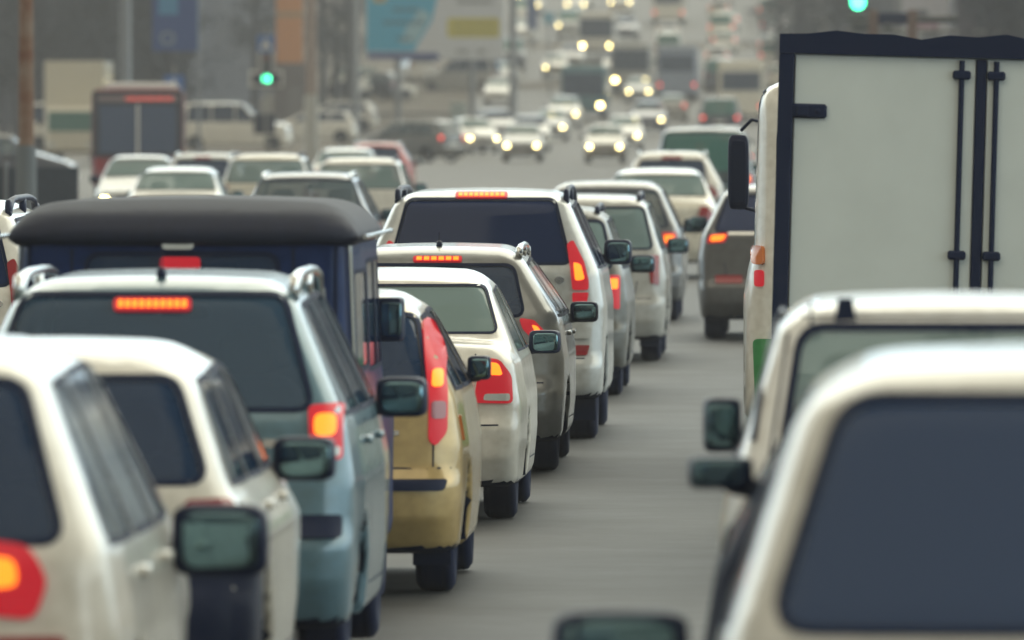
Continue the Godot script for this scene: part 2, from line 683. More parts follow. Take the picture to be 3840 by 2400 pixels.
# ------------------------------------------------------------------ vehicles
func hatch(o: Dictionary) -> Dictionary:   # proportions of an upright-tailed car: hatchback, estate, off-roader, van
	var L: float = o.L
	var W: float = o.W
	var H: float = o.H
	var b: float = o.belt
	var lean: float = o.get("lean", 0.35)
	var ri: float = o.get("roof_in", 0.24)
	var nose: float = o.get("nose", b - 0.2)
	var tb: float = o.get("tb", L * 0.74)
	var tt: float = o.get("tt", L * 0.58)
	var c := {
		"rear": [[0, .16], [.24, .07], [.4, .0], [.58, 0], [.66, .045], [b, .09], [b + .07, .12], [H - .1, lean], [H, lean + .12]],
		"top": [[0, H - .07], [lean + .25, H - .015], [L * .42, H], [tt, H - .05], [tb, b + .1], [L - .5, nose + .09], [L - .08, nose], [L, nose - .06]],
		"front": [[0, L - .15], [.3, L - .03], [.55, L], [nose - .05, L - .06], [b, L - .3], [H, L - .3]],
		"side": [[0, .06], [.3, .02], [.5, 0], [b - .25, .0], [b, .04], [b + .06, .065], [H - .12, ri], [H, ri + .1]],
		"plan": [[0, .07], [.25, .02], [.7, 0], [L * .6, 0], [L - .7, .03], [L - .2, .11], [L, .2]],
		"arches": [o.get("ra", .78), L - .82], "cell": .06,
		"glass": [["rear_window", "r", sym([[W - ri - .07, H - .13], [W - .2, b + .06]], .06)],
			["windshield", "f", sym([[W - ri - .06, H - .1], [W - .17, b + .13]], .06)],
			["side_window", "s", vpoly([[.42, b + .05], [L * .29, b + .045], [L * .29, H - .14], [lean + .28, H - .15]], .04)],
			["side_window", "s", vpoly([[L * .31, b + .045], [L * .5, b + .04], [L * .5, H - .125], [L * .31, H - .135]], .03)],
			["side_window", "s", vpoly([[L * .52, b + .04], [tb - .26, b + .05], [tt - .1, H - .13], [L * .52, H - .125]], .03)]],
		"tail": [[vpoly([[W - .27, b - .01], [W - .1, b - .01], [W - .085, b - .24], [W - .24, b - .26]], .03), vpoly([[W - .24, b - .04], [W - .13, b - .04], [W - .13, b - .13], [W - .23, b - .13]], .02)]],
		"head": [[vpoly([[W - .42, nose - .12], [W - .16, nose - .08], [W - .14, nose - .2], [W - .4, nose - .25]], .03), vpoly([[W - .34, nose - .13], [W - .2, nose - .11], [W - .2, nose - .2], [W - .34, nose - .22]], .03)]],
		"grille": sym([[W - .48, nose - .12], [W - .5, nose - .25]], .03),
		"stop": rect(0, H - .085, .32, .03), "mirror": [tb - .42, b + .12, .2, .15], "plate_y": b - .3,
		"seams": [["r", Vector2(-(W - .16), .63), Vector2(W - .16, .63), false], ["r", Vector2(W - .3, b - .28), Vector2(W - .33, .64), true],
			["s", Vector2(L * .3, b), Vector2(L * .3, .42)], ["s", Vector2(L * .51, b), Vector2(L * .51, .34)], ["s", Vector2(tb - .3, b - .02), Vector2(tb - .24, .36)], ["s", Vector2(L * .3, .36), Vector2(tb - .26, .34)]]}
	c.merge(o, true)
	return c
func sedan(o: Dictionary) -> Dictionary:
	var L: float = o.L
	var W: float = o.W
	var H: float = o.H
	var b: float = o.belt
	var deck: float = o.get("deck", b + .1)
	var ri: float = o.get("roof_in", 0.25)
	var nose: float = o.get("nose", b - 0.2)
	var tb: float = o.get("tb", L * 0.73)
	var tt: float = o.get("tt", L * 0.58)
	var gt: float = o.get("gt", 1.15)       # where the rear glass meets the roof
	var gb: float = o.get("gb", .5)
	var c := {
		"rear": [[0, .16], [.24, .07], [.4, .0], [.58, 0], [.66, .035], [deck - .1, .05], [deck, .12], [H, .12]],
		"top": [[0, deck - .05], [.12, deck], [gb, deck + .035], [gt, H - .06], [gt + .5, H - .01], [L * .5, H], [tt, H - .05], [tb, b + .1], [L - .5, nose + .09], [L - .08, nose], [L, nose - .06]],
		"front": [[0, L - .15], [.3, L - .03], [.55, L], [nose - .05, L - .06], [b, L - .3], [H, L - .3]],
		"side": [[0, .06], [.3, .02], [.5, 0], [b - .25, .0], [b, .04], [b + .06, .075], [H - .12, ri], [H, ri + .1]],
		"plan": [[0, .08], [.25, .03], [.7, 0], [L * .6, 0], [L - .7, .03], [L - .2, .11], [L, .2]],
		"arches": [o.get("ra", 1.0), L - .82], "cell": .06,
		"glass": [["rear_window", "r", sym([[W - ri - .05, H - .095], [W - .2, deck + .075]], .05)],
			["windshield", "f", sym([[W - ri - .06, H - .1], [W - .17, b + .13]], .06)],
			["side_window", "s", vpoly([[gb + .42, b + .06], [L * .49, b + .05], [L * .49, H - .125], [gt + .28, H - .15]], .04)],
			["side_window", "s", vpoly([[L * .51, b + .05], [tb - .26, b + .05], [tt - .1, H - .13], [L * .51, H - .125]], .03)]],
		"tail": [[vpoly([[W - .34, deck - .1], [W - .12, deck - .08], [W - .09, deck - .3], [W - .32, deck - .32]], .03), vpoly([[W - .29, deck - .13], [W - .16, deck - .12], [W - .16, deck - .2], [W - .29, deck - .2]], .02)]],
		"head": [[vpoly([[W - .42, nose - .1], [W - .16, nose - .06], [W - .14, nose - .18], [W - .4, nose - .23]], .03), vpoly([[W - .34, nose - .11], [W - .2, nose - .09], [W - .2, nose - .18], [W - .34, nose - .2]], .03)]],
		"grille": sym([[W - .48, nose - .1], [W - .5, nose - .22]], .03),
		"stop": PackedVector2Array(), "mirror": [tb - .42, b + .11, .19, .13], "plate_y": deck - .28,
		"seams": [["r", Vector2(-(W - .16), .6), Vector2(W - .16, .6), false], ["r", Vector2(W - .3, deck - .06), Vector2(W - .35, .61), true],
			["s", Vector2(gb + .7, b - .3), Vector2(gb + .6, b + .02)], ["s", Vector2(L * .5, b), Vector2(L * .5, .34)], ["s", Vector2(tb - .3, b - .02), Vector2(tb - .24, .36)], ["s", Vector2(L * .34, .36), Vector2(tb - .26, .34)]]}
	c.merge(o, true)
	return c
func rect(cx: float, cy: float, w: float, h: float, r := 0.012) -> PackedVector2Array:
	return rounded([Vector2(cx - w / 2, cy - h / 2), Vector2(cx + w / 2, cy - h / 2), Vector2(cx + w / 2, cy + h / 2), Vector2(cx - w / 2, cy + h / 2)], r, 3)

var wheel_cache := {}
func wheel(parent: Node, where: Vector3, r: float, w: float, outward: float, rimm: Material) -> void:
	var k := "%.3f %.3f" % [r, w]
	if not wheel_cache.has(k):
		var h := w * .5
		wheel_cache[k] = [lathe_x([[-h * .8, r * .62], [-h, r * .7], [-h, r * .88], [-h * .78, r * .975], [-h * .5, r], [-h * .42, r * .985], [-h * .3, r], [h * .3, r], [h * .42, r * .985], [h * .5, r], [h * .78, r * .975], [h, r * .88], [h, r * .7], [h * .8, r * .62], [-h * .8, r * .62]], 32), rim(r, w)]
	var n := part("wheel", parent, where)
	obj("tyre", wheel_cache[k][0], mats.rubber, n)
	var m := obj("rim", wheel_cache[k][1], rimm, n)
	if outward < 0.0:
		m.rotation.y = PI
func rim(r: float, w: float) -> ArrayMesh:
	var st := new_st()
	st.append_from(lathe_x([[-w * .4, r * .63], [-w * .3, r * .56], [w * .3, r * .57], [w * .42, r * .64]], 28), 0, Transform3D.IDENTITY)
	st.append_from(lathe_x([[w * .24, 0.001], [w * .26, r * .12], [w * .16, r * .16], [w * .05, r * .17]], 16), 0, Transform3D.IDENTITY)
	for i in 5:
		st.append_from(box(Vector3(w * .1, r * .1, -r * .09), Vector3(w * .27, r * .58, r * .09), .012), 0, Transform3D(Basis(Vector3.RIGHT, TAU * i / 5), Vector3.ZERO))
	return st.commit()

func both_mirrors(o: Node3D, S: Shape, c: Dictionary) -> void:
	var m: Array = c.mirror
	var mw: float = m[2]
	var mh: float = m[3]
	var root := S.hit("s", m[0], m[1] - .05)
	for s in [1.0, -1.0]:
		var x: float = root.x - .005 + mw * .5 + c.get("mirror_out", 0.0)
		var n := part("mirror", o)
		var body: Material = mats.plastic if c.get("mirror_dark", true) else c.paint
		var hs := obj("mirror_housing", blob(Vector3.ZERO, Vector3(mw, mh, .13), c.get("mirror_e", .4)), body, n, Vector3(s * x, m[1], -m[0]))
		hs.rotation.y = s * -.12
		var g := obj("mirror_glass", blob(Vector3.ZERO, Vector3(mw * .8, mh * .76, .02), c.get("mirror_e", .4)), mats.mirror, n, Vector3(s * (x + .004), m[1], -m[0] + .058))
		g.rotation.y = s * -.08
		obj("mirror_arm", tube([Vector3(s * (root.x - .03), m[1] - .05, -m[0] - .02), Vector3(s * (root.x + .05), m[1] - .045, -m[0] - .01), Vector3(s * x, m[1] - .02, -m[0])], [.035, .028, .025]), mats.plastic, n)

func seats(o: Node3D, c: Dictionary) -> void:
	var b: float = c.belt
	var L: float = c.L
	var W: float = c.W
	var fl: float = b - .42
	var y1: float = minf(c.H - .28, b + .32)
	for r in [[L * .5, false], [L * .28, true]]:
		for s in ([-1.0, 1.0] if not r[1] else [0.0]):
			var n := part("seat", o)
			var w: float = W * .62 if not r[1] else W * 1.36
			var x: float = s * W * .42
			obj("seat_cushion", blob(Vector3(x, fl, -r[0] - .3), Vector3(w, .2, .55), .35, 14, 8), mats.upholstery, n)
			obj("seat_back", blob(Vector3(x, (fl + y1 - .12) * .5, -r[0] + .02), Vector3(w, y1 - .12 - fl, .18), .35, 14, 8), mats.upholstery, n)
			for hx in ([x] if not r[1] else [-W * .4, W * .4]):
				obj("headrest", blob(Vector3(hx, y1 - .05, -r[0] + .06), Vector3(.26, .19, .12), .5, 12, 8), mats.upholstery, n)
	obj("dashboard", blob(Vector3(0, b - .02, -(c.get("tb", L * .73) - .3)), Vector3(W * 1.6, .26, .5), .35, 16, 8), mats.plastic, o)
	var sw := part("steering_wheel", o)
	var ring := []
	for i in 17:
		ring.append(Vector3(-W * .42 + .18 * cos(TAU * i / 16), b + .06 + .17 * sin(TAU * i / 16), -(c.get("tb", L * .73) - .68) - .07 * sin(TAU * i / 16)))
	obj("steering_ring", tube(ring, [.014], 6), mats.plastic, sw)
	obj("rear_view_mirror", blob(Vector3(0, c.H - .2, -(c.get("tt", L * .58) - .08)), Vector3(.22, .06, .03), .5, 10, 6), mats.plastic, o)

# builds one vehicle of the proportions c under a new node
func car(c: Dictionary, called: String, label: String, category: String, where: Vector3, turn := 0.0, group := "") -> Node3D:
	var o := thing(called, label, category, where, turn, group)
	var S := Shape.new().make(c)
	var sh := Shell.new().build(S, c.cell)
	var cell: float = c.get("pcell", .08)
	for g in c.glass:
		sh.cut(g[1], g[2])
	var halves := sh.split()
	obj("body", sh.mesh(halves[0]), c.paint, o)
	obj("underbody", sh.mesh(halves[1]), mats.underside, o)
	for g in c.glass:
		var gm: Material = c.glass_mat
		if g.size() > 3: gm = g[3]
		var grown := Geometry2D.offset_polygon(g[2], c.get("seal", .022))
		for flip in ([false, true] if g[1] == "s" else [false]):
			var n := obj(g[0], patch(S, g[1], g[2], -.004, cell, PackedVector2Array(), 0, flip), gm, o)
			if grown.size() == 1:
				obj("window_seal", patch(S, g[1], grown[0], .003, cell, g[2], 0, flip), c.get("seal_mat", mats.rubber), n)
	var on: bool = c.get("brake", true)
	for l in c.tail:
		for flip in [false, true]:
			var n := obj("taillight", patch(S, "r", l[0], .012, .05, PackedVector2Array(), .02, flip), mats.red_glow if on and not c.get("dim", false) else mats.red_lens, o)
			if l.size() > 1:
				obj("brake_lamp", patch(S, "r", l[1], .016, .05, PackedVector2Array(), .01, flip), mats.brake if on else mats.red_lens, n)
			if l.size() > 2:
				obj("clear_lens", patch(S, "r", l[2], .016, .05, PackedVector2Array(), .01, flip), c.get("clear_mat", mats.clear_lens), n)
	if c.stop.size() > 2:
		var n := obj("third_brake_light", patch(S, "r", c.stop, .014, .06, PackedVector2Array(), .02), mats.red_glow if on else mats.red_lens, o)
		if on:
			var lo: Vector2 = c.stop[0]
			var hi: Vector2 = c.stop[0]
			for p in c.stop:
				lo = lo.min(p); hi = hi.max(p)
			var k: int = c.get("leds", 8)
			var w := (hi.x - lo.x) * .9 / k
			for i in k:
				obj("diode", patch(S, "r", rect(lo.x + (hi.x - lo.x) * .05 + w * (i + .5), (lo.y + hi.y) * .5, w * .72, (hi.y - lo.y) * .55, .004), .018, .06, PackedVector2Array(), .008), mats.brake, n)
	for l in c.head:
		for flip in [false, true]:
			var n := obj("headlight", patch(S, "f", l[0], .01, .07, PackedVector2Array(), .015, flip), mats.head_lens, o)
			obj("head_lamp", patch(S, "f", l[1], .016, .07, PackedVector2Array(), .01, flip), mats.lamp_on if c.get("head_on", false) else mats.clear_lens, n)
	if c.grille.size() > 2:
		obj("grille", patch(S, "f", c.grille, .008, .08, PackedVector2Array(), .012), mats.plastic, o)
		obj("air_intake", patch(S, "f", sym([[c.W - .4, .38], [c.W - .45, .28]], .03), .008, .1, PackedVector2Array(), .012), mats.plastic, o)
		obj("license_plate", patch(S, "f", rect(0, .48, .52, .11), .016, .3, PackedVector2Array(), .014), mats.plate, o)
	obj("license_plate", patch(S, "r", rect(0, c.plate_y, .52, .11), .014, .3, PackedVector2Array(), .014), mats.plate, o)
	for x in c.get("extra", []):   # [name, dir, outline, how proud, material, mirrored]
		for flip in ([false, true] if x[5] else [false]):
			obj(x[0], patch(S, x[1], x[2], x[3], .06, PackedVector2Array(), maxf(x[3], .001) + .004, flip), x[4], o)
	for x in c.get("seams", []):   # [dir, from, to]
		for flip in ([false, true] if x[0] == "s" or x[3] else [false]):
			obj("groove_shade", patch(S, x[0], bar(x[1], x[2], c.get("gap", .009)), .0015, .06, PackedVector2Array(), 0, flip), mats.rubber, o)  # dark strip laid on the shell as the shade inside a groove
	for x in c.get("handles", []):
		var p := S.hit("s", x[0], x[1])
		for s in [-1.0, 1.0]:
			obj("door_handle", blob(Vector3(s * (p.x + .012), p.y, -p.z), Vector3(.035, .035, .2), .5, 10, 6), c.get("handle_mat", c.paint), o)
	var r: float = c.get("wheel_r", S.arch_r - .055)
	var ww: float = c.get("wheel_w", .2)
	for t in c.arches:
		for s in [-1.0, 1.0]:
			wheel(o, Vector3(s * (c.W - .075 - ww * .5), r, -t), r, ww, s, c.get("rim_mat", mats.rim))
	for s in [-1.0, 1.0]:   # exhaust side sills hang below: mud flaps behind the rear wheels
		if c.get("flaps", false):
			obj("mud_flap", bxc(Vector3(s * (c.W - .18), .3, -(c.arches[0] - r - .1)), Vector3(.2, .3, .012), .004), mats.rubber, o)
	if c.has("mirror"):
		both_mirrors(o, S, c)
	if c.get("inside", true):
		seats(o, c)
	if c.has("rails"):
		var R: Array = c.rails   # [t0, t1, x, lift, material]
		for s in [-1.0, 1.0]:
			var pts := []
			for i in 9:
				var u := i / 8.0
				var t: float = lerpf(R[0], R[1], u)
				var p := S.hit("t", R[2], t)
				var lift: float = R[3] * clampf(minf(u, 1 - u) * 7.0, 0.0, 1.0)
				pts.append(Vector3(s * p.x, p.y + lift, -t))
			var n := obj("roof_rail", tube(pts, [.024], 8), R[4], o)
			for u in [.03, .5, .97]:
				var t: float = lerpf(R[0], R[1], u)
				var p := S.hit("t", R[2], t)
				obj("rail_foot", blob(Vector3(s * p.x, p.y + R[3] * .4, -t), Vector3(.05, R[3] * 1.1 + .03, .16), .6, 10, 6), R[4], n)
	if c.has("antenna"):
		var A: Array = c.antenna   # [x, t, height, back]
		var p := S.hit("t", A[0], A[1])
		var n := obj("antenna", tube([Vector3(p.x, p.y - .01, -p.z), Vector3(p.x, p.y + A[2], -p.z + A[3])], [.005, .003], 6), mats.plastic, o)
		obj("antenna_base", blob(Vector3(p.x, p.y + .015, -p.z), Vector3(.045, .05, .08), .7, 10, 6), mats.plastic, n)
	if c.get("wiper", false):
		var a := S.hit("r", 0.0, c.belt + .07)
		var b := S.hit("r", .36, c.belt + .13)
		obj("rear_wiper", tube([Vector3(a.x, a.y, -a.z + .03), Vector3(b.x, b.y, -b.z + .025)], [.012, .007], 6), mats.plastic, o)
	o.set_meta("_shape", S)
	return o

func dup(src: Node3D, called: String, label: String, category: String, where: Vector3, turn: float, pm: Material, group := "", brake := true, head := false) -> Node3D:
	var o: Node3D = src.duplicate()
	o.name = numbered(called)
	add_child(o)
	for k in ["group", "_shape", "_used"]:
		if o.has_meta(k):
			o.remove_meta(k)
	tag(o, label, category, group)
	o.position = where
	o.rotation = Vector3(0, turn, 0)
	restyle(o, pm, brake, head)
	return o
func restyle(o: Node3D, pm: Material, brake: bool, head: bool) -> void:
	for ch in o.get_children():
		var n := String(ch.name)
		if n.begins_with("body") or n.begins_with("door_handle"):
			ch.material_override = pm
		elif n.begins_with("taillight") or n.begins_with("third_brake"):
			ch.material_override = mats.red_glow if brake else mats.red_lens
			for g in ch.get_children():
				if not String(g.name).begins_with("clear"):
					g.material_override = mats.brake_far if brake else mats.red_lens
		elif n.begins_with("headlight"):
			for g in ch.get_children():
				g.material_override = mats.lamp_on if head else mats.clear_lens
func flush_meta() -> void:
	for n in find_children("*", "", true, false):
		for k in ["_used", "_shape"]:
			if n.has_meta(k):
				n.remove_meta(k)

# ------------------------------------------------------------------ the scene
func base_mats() -> void:
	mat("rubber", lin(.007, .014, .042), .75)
	mat("plastic", lin(.010, .018, .050), .45)
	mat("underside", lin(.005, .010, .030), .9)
	mat("upholstery", lin(.03, .036, .055), .9)
	mat("mirror", lin(.15, .25, .28), .05, 1.0)
	mat("rim", lin(.30, .31, .33), .35, .9)
	mat("chrome", lin(.62, .63, .62), .15, 1.0)
	mat("plate", lin(.7, .7, .68), .4)
	mat("red_lens", lin(.28, .008, .016), .12, 0, .6)
	mat("amber_lens", lin(.6, .16, .03), .15, 0, .6)
	mat("clear_lens", lin(.62, .65, .64), .1, .2, .5)
	mat("head_lens", lin(.45, .48, .5), .08, .3, .6)
	lit("red_glow", lin(.50, .008, .022), .30)
	lit("brake", lin(1.0, .20, .012), 1.3)
	lit("brake_far", lin(1.0, .10, .06), 2.5)
	lit("lamp_on", lin(1.0, .80, .32), 14.0)
	glass("glass_navy", lin(.007, .022, .080), .96)
	glass("glass_dark", lin(.012, .036, .085), .88)
	glass("glass_mid", lin(.09, .12, .13), .66)
	glass("glass_pale", lin(.29, .41, .405), .58)  # brightness seen through the pane is put into its pale tint
	glass("glass_teal", lin(.028, .066, .115), .84)
	mat("pink_lens", lin(.34, .10, .13), .15, 0, .6)
	for k in ["rubber", "plastic", "underside"]:
		mats[k].metallic_specular = .3
	mat("concrete", lin(.30, .30, .28), .85, 0, 0, noise_tex("stone", 5, .05, Color(.7, .7, .7), Color(1, 1, 1)), .5)

func setup_camera() -> void:
	var cam := Camera3D.new()
	cam.name = "camera"
	add_child(cam)
	var ca := CameraAttributesPhysical.new()
	ca.frustum_focal_length = 375.0      # 24 mm high sensor: F = 10000 pixels of 1024
	ca.exposure_aperture = 375.0 / 72.0
	ca.frustum_focus_distance = 64.0
	ca.frustum_near = 1.0
	ca.frustum_far = 6000.0
	cam.attributes = ca
	cam.position = Vector3(0, EYE, 0)
	cam.rotation = Vector3(-atan((320.0 - VY) / F), atan((VX - 512.0) / F), 0)
	cam.make_current()
func setup_light() -> void:
	var we := WorldEnvironment.new()
	we.name = "world"
	var e := Environment.new()
	var sk := Sky.new()
	var ps := ProceduralSkyMaterial.new()
	ps.sky_top_color = Color(1.0, .98, .885)
	ps.sky_horizon_color = Color(.68, .80, .87)
	ps.sky_curve = .25
	ps.sky_energy_multiplier = 1.45
	ps.ground_bottom_color = Color(.35, .35, .34)
	ps.ground_horizon_color = Color(.5, .55, .57)
	ps.sun_angle_max = 1.0
	sk.sky_material = ps
	e.background_mode = Environment.BG_SKY
	e.sky = sk
	e.tonemap_mode = Environment.TONE_MAPPER_LINEAR
	e.tonemap_exposure = 1.62
	e.fog_enabled = true
	e.fog_mode = Environment.FOG_MODE_EXPONENTIAL
	e.fog_density = 0.00042
	e.fog_light_color = Color(.95, .955, .97)
	e.sdfgi_enabled = true
	e.ssao_enabled = true
	e.ssil_enabled = true
	we.environment = e
	add_child(we)
	var sun := DirectionalLight3D.new()
	sun.name = "sun"
	sun.light_energy = .2
	sun.light_color = Color(1, .96, .86)
	sun.light_angular_distance = 70.0
	sun.shadow_enabled = true
	sun.rotation_degrees = Vector3(-62, -30, 0)
	add_child(sun)

const ROAD := [[-50, -9.5, 5.0], [100, -10.0, 4.5], [130, -12.5, 4.2], [160, -19.0, 4.0], [230, -26.0, 3.4], [270, -40.0, 3.0], [290, -90.0, 60.0], [400, -90.0, 60.0], [420, -19.0, 1.0], [480, -18.5, 0.0], [600, -21.5, -2.0], [900, -29.0, -3.5], [1250, -40.0, -6.0], [1800, -64.0, -20.0], [2600, -95.0, -34.0]]
func strip(edges: Callable, d0: float, d1: float, lift: float) -> ArrayMesh:
	var st := new_st()
	var ds := []
	var d := d0
	while d < d1:
		ds.append(d)
		d += 4.0 if d < 200 else (10.0 if d < 600 else 40.0)
	ds.append(d1)
	for i in ds.size() - 1:
		var a: Vector2 = edges.call(ds[i])
		var b: Vector2 = edges.call(ds[i + 1])
		quadf(st, Vector3(a.x, gy(ds[i]) + lift, -ds[i]), Vector3(b.x, gy(ds[i + 1]) + lift, -ds[i + 1]), Vector3(b.y, gy(ds[i + 1]) + lift, -ds[i + 1]), Vector3(a.y, gy(ds[i]) + lift, -ds[i]))
	st.index()
	st.generate_normals()
	return st.commit()
func road_edges(d: float) -> Vector2:
	for i in ROAD.size() - 1:
		if d <= ROAD[i + 1][0]:
			var u: float = clampf((d - ROAD[i][0]) / (ROAD[i + 1][0] - ROAD[i][0]), 0, 1)
			return Vector2(lerpf(ROAD[i][1], ROAD[i + 1][1], u), lerpf(ROAD[i][2], ROAD[i + 1][2], u))
	return Vector2(-95, -34)
func ground_and_road() -> void:
	var earth := mat("earth", lin(.17, .15, .115), .95, 0, 0, noise_tex("earth", 3, .02, Color(.6, .56, .5), Color(1, 1, 1), 6, 512), .05)
	earth.uv1_world_triplanar = true
	struct("ground", strip(func(d): return Vector2(-1500, 1500), -50, 2600, -.006), earth)
	var asphalt := mat("asphalt", lin(.066, .073, .078), .66, 0, 0, noise_tex("asphalt", 9, .008, Color(.55, .55, .56), Color(1, 1, 1), 8, 1024), .09)
	asphalt.uv1_world_triplanar = true
	asphalt.detail_enabled = true
	asphalt.detail_uv_layer = BaseMaterial3D.DETAIL_UV_1
	asphalt.detail_blend_mode = BaseMaterial3D.BLEND_MODE_MUL
	asphalt.detail_albedo = noise_tex("grit", 21, .09, Color(.8, .8, .8), Color(1, 1, 1), 4, 512)
	struct("road", strip(road_edges, -50, 240, .0), asphalt)
	var far_road := asphalt.duplicate()   # dusty surface from the junction on; warm haze and sheen put into its beige
	far_road.albedo_color = lin(.165, .152, .128)
	struct("road", strip(road_edges, 240, 2600, .0), far_road)
	# pavement with a kerb on the far side of the turning lanes
	var kerb := mat("kerb", lin(.33, .32, .30), .85, 0, 0, noise_tex("stone", 5, .05, Color(.7, .7, .7), Color(1, 1, 1)), .6)
	struct("pavement", strip(func(d): return Vector2(road_edges(d).x - 3.5, road_edges(d).x - .18), -40, 225, .13), mats.concrete)
	var st := new_st()
	var d := -40.0
	while d < 225.0:
		var a := road_edges(d).x
		var b := road_edges(d + 5).x
		quadf(st, Vector3(a, gy(d), -d), Vector3(b, gy(d + 5), -d - 5), Vector3(b, gy(d + 5) + .135, -d - 5), Vector3(a, gy(d) + .135, -d))
		quadf(st, Vector3(a, gy(d) + .135, -d), Vector3(b, gy(d + 5) + .135, -d - 5), Vector3(b - .18, gy(d + 5) + .135, -d - 5), Vector3(a - .18, gy(d) + .135, -d))
		d += 5.0
	struct("kerb", st.commit(), kerb)
	# worn tar seams and patches on the carriageway
	var tar := mat("tar", lin(.10, .10, .098), .7, 0, 0, noise_tex("grit", 21, .09, Color(.8, .8, .8), Color(1, 1, 1), 4, 512), .8)
	var pale := mat("dust", lin(.235, .225, .20), .95, 0, 0, noise_tex("grit", 21, .09, Color(.8, .8, .8), Color(1, 1, 1), 4, 512), .6)
	for q in [[-4.0, 150.0, 250.0, .1, tar]]:
		var wob := FastNoiseLite.new()
		wob.seed = int(q[1])
		wob.frequency = .5
		struct("road_patch", strip(func(w): return Vector2(q[0] - q[3] * .5 + wob.get_noise_1d(w) * q[3] * .4, q[0] + q[3] * .5 + wob.get_noise_1d(w + 90) * q[3] * .4), q[1], q[2], .004), q[4])

func lane_vehicles() -> void:
	var white := paint("white", lin(.80, .79, .73), .35)
	var cream := paint("cream_white", lin(.78, .75, .64), .36)
	var G := mats
	var c: Dictionary
	# --- the queue in the lane beside the camera's, nearest first
	c = hatch({"L": 4.35, "W": .89, "H": 1.63, "belt": .98, "lean": .42, "roof_in": .27, "paint": white, "glass_mat": G.glass_dark, "rim_mat": G.rim,
		"mirror": [2.75, .93, .32, .24], "tail": [[vpoly([[.44, 1.04], [.60, 1.02], [.66, .92], [.62, .80], [.44, .82]], .04), vpoly([[.45, .99], [.56, .98], [.57, .90], [.45, .89]], .03)]],
		"extra": [["bumper_reflector", "r", vpoly([[.42, .75], [.72, .75], [.70, .66], [.42, .66]], .03), .012, G.red_lens, true], ["bumper_trim", "r", sym([[.74, .64], [.74, .44]], .04), .014, G.plastic, false]],
		"handles": [[1.3, .9], [2.3, .9]]})
	car(c, "white_crossover", "white crossover with rounded red tail lamps and big dark mirror, behind white hatchback", "car", Vector3(-3.02, gy(29.8), -29.8))
	c = hatch({"L": 4.2, "W": .88, "H": 1.51, "belt": .97, "lean": .34, "roof_in": .25, "paint": paint("white_dusty", lin(.76, .75, .69), .4), "glass_mat": G.glass_dark, "kr": .14,
		"mirror": [2.75, 1.02, .24, .17], "handles": [[1.35, .9], [2.25, .9]], "side": [[0, .06], [.3, .02], [.5, 0], [.8, .0], [.93, .05], [.99, .10], [1.39, .25], [1.51, .36]],
		"extra": [["bumper_trim", "r", sym([[.78, .74], [.78, .30]], .04), .014, G.plastic, false], ["bumper_trim", "s", vpoly([[.05, .74], [.42, .74], [.42, .34], [.1, .34]], .03), .012, G.plastic, true]]})
	c.brake = false
	car(c, "white_hatchback", "white hatchback with dark lower bumper, following the blue grey estate with roof rails", "car", Vector3(-2.93, gy(35.4), -35.4))
	c = hatch({"L": 4.45, "W": .88, "H": 1.71, "belt": 1.08, "lean": .36, "roof_in": .27, "paint": paint("teal_grey", lin(.105, .205, .265), .34, .25), "cell": .05, "pcell": .06,
		 "mirror": [2.85, 1.12, .23, .18], "mirror_dark": true, "rails": [.55, 2.8, .585, .085, G.chrome], "glass_mat": G.glass_teal, "antenna": [.02, .62, .14, .0], "leds": 10,
		"stop": rect(0, 1.575, .33, .05, .02), "handles": [[1.4, .98], [2.4, .97]],
		"tail": [[vpoly([[.665, 1.155], [.80, 1.165], [.805, .93], [.68, .92]], .025), vpoly([[.69, 1.12], [.775, 1.12], [.775, 1.03], [.69, 1.03]], .03), vpoly([[.69, .985], [.79, .985], [.79, .945], [.69, .945]], .01)]],
		"extra": [["tailgate_badge", "r", rect(.56, 1.0, .16, .035, .005), .008, G.chrome, false], ["bumper_step", "r", sym([[.80, .70], [.80, .60]], .02), .02, G.plastic, false]]})
	c.glass[0][2] = sym([[.545, 1.61], [.675, 1.15]], .06)
	car(c, "blue_grey_estate", "blue grey estate with chrome roof rails and lit dotted brake strip in its window", "car", Vector3(-2.88, gy(41.8), -41.8))
	uaz()
	c = hatch({"L": 4.0, "W": .855, "H": 1.56, "belt": 1.02, "lean": .30, "roof_in": .25, "paint": paint("gold", lin(.53, .385, .16), .36, .3), "glass_mat": G.glass_dark, "cell": .045, "pcell": .05, "kc": .16,
		"mirror": [2.3, 1.12, .12, .13], "stop": PackedVector2Array(), "flaps": true, "wheel_w": .2, "clear_mat": G.pink_lens,
		"tail": [[vpoly([[.615, 1.42], [.66, 1.40], [.715, 1.28], [.755, 1.05], [.755, .84], [.70, .77], [.665, .80], [.665, 1.02], [.64, 1.2]], .03), vpoly([[.675, 1.16], [.725, 1.16], [.73, 1.07], [.675, 1.07]], .02), vpoly([[.675, 1.0], [.745, 1.0], [.745, .91], [.675, .91]], .02)]],
		"extra": [["bumper_strip", "r", sym([[.76, .60], [.74, .545]], .02), .014, G.plastic, false], ["tailgate_lettering", "r", rect(.45, .84, .13, .025, .004), .006, G.chrome, false], ["side_marker", "s", rect(.34, .86, .035, .13, .01), .012, G.amber_lens, true]],
		"wiper": true})
	c.glass[0][2] = sym([[.585, 1.43], [.625, 1.20], [.64, 1.05]], .05)
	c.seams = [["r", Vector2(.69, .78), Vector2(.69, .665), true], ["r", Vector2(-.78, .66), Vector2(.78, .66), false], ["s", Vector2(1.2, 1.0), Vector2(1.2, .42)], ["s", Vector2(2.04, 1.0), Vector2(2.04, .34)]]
	car(c, "gold_hatchback", "gold hatchback with tall curved red tail lamps and dark bumper strip", "car", Vector3(-2.745, gy(51), -51.0))
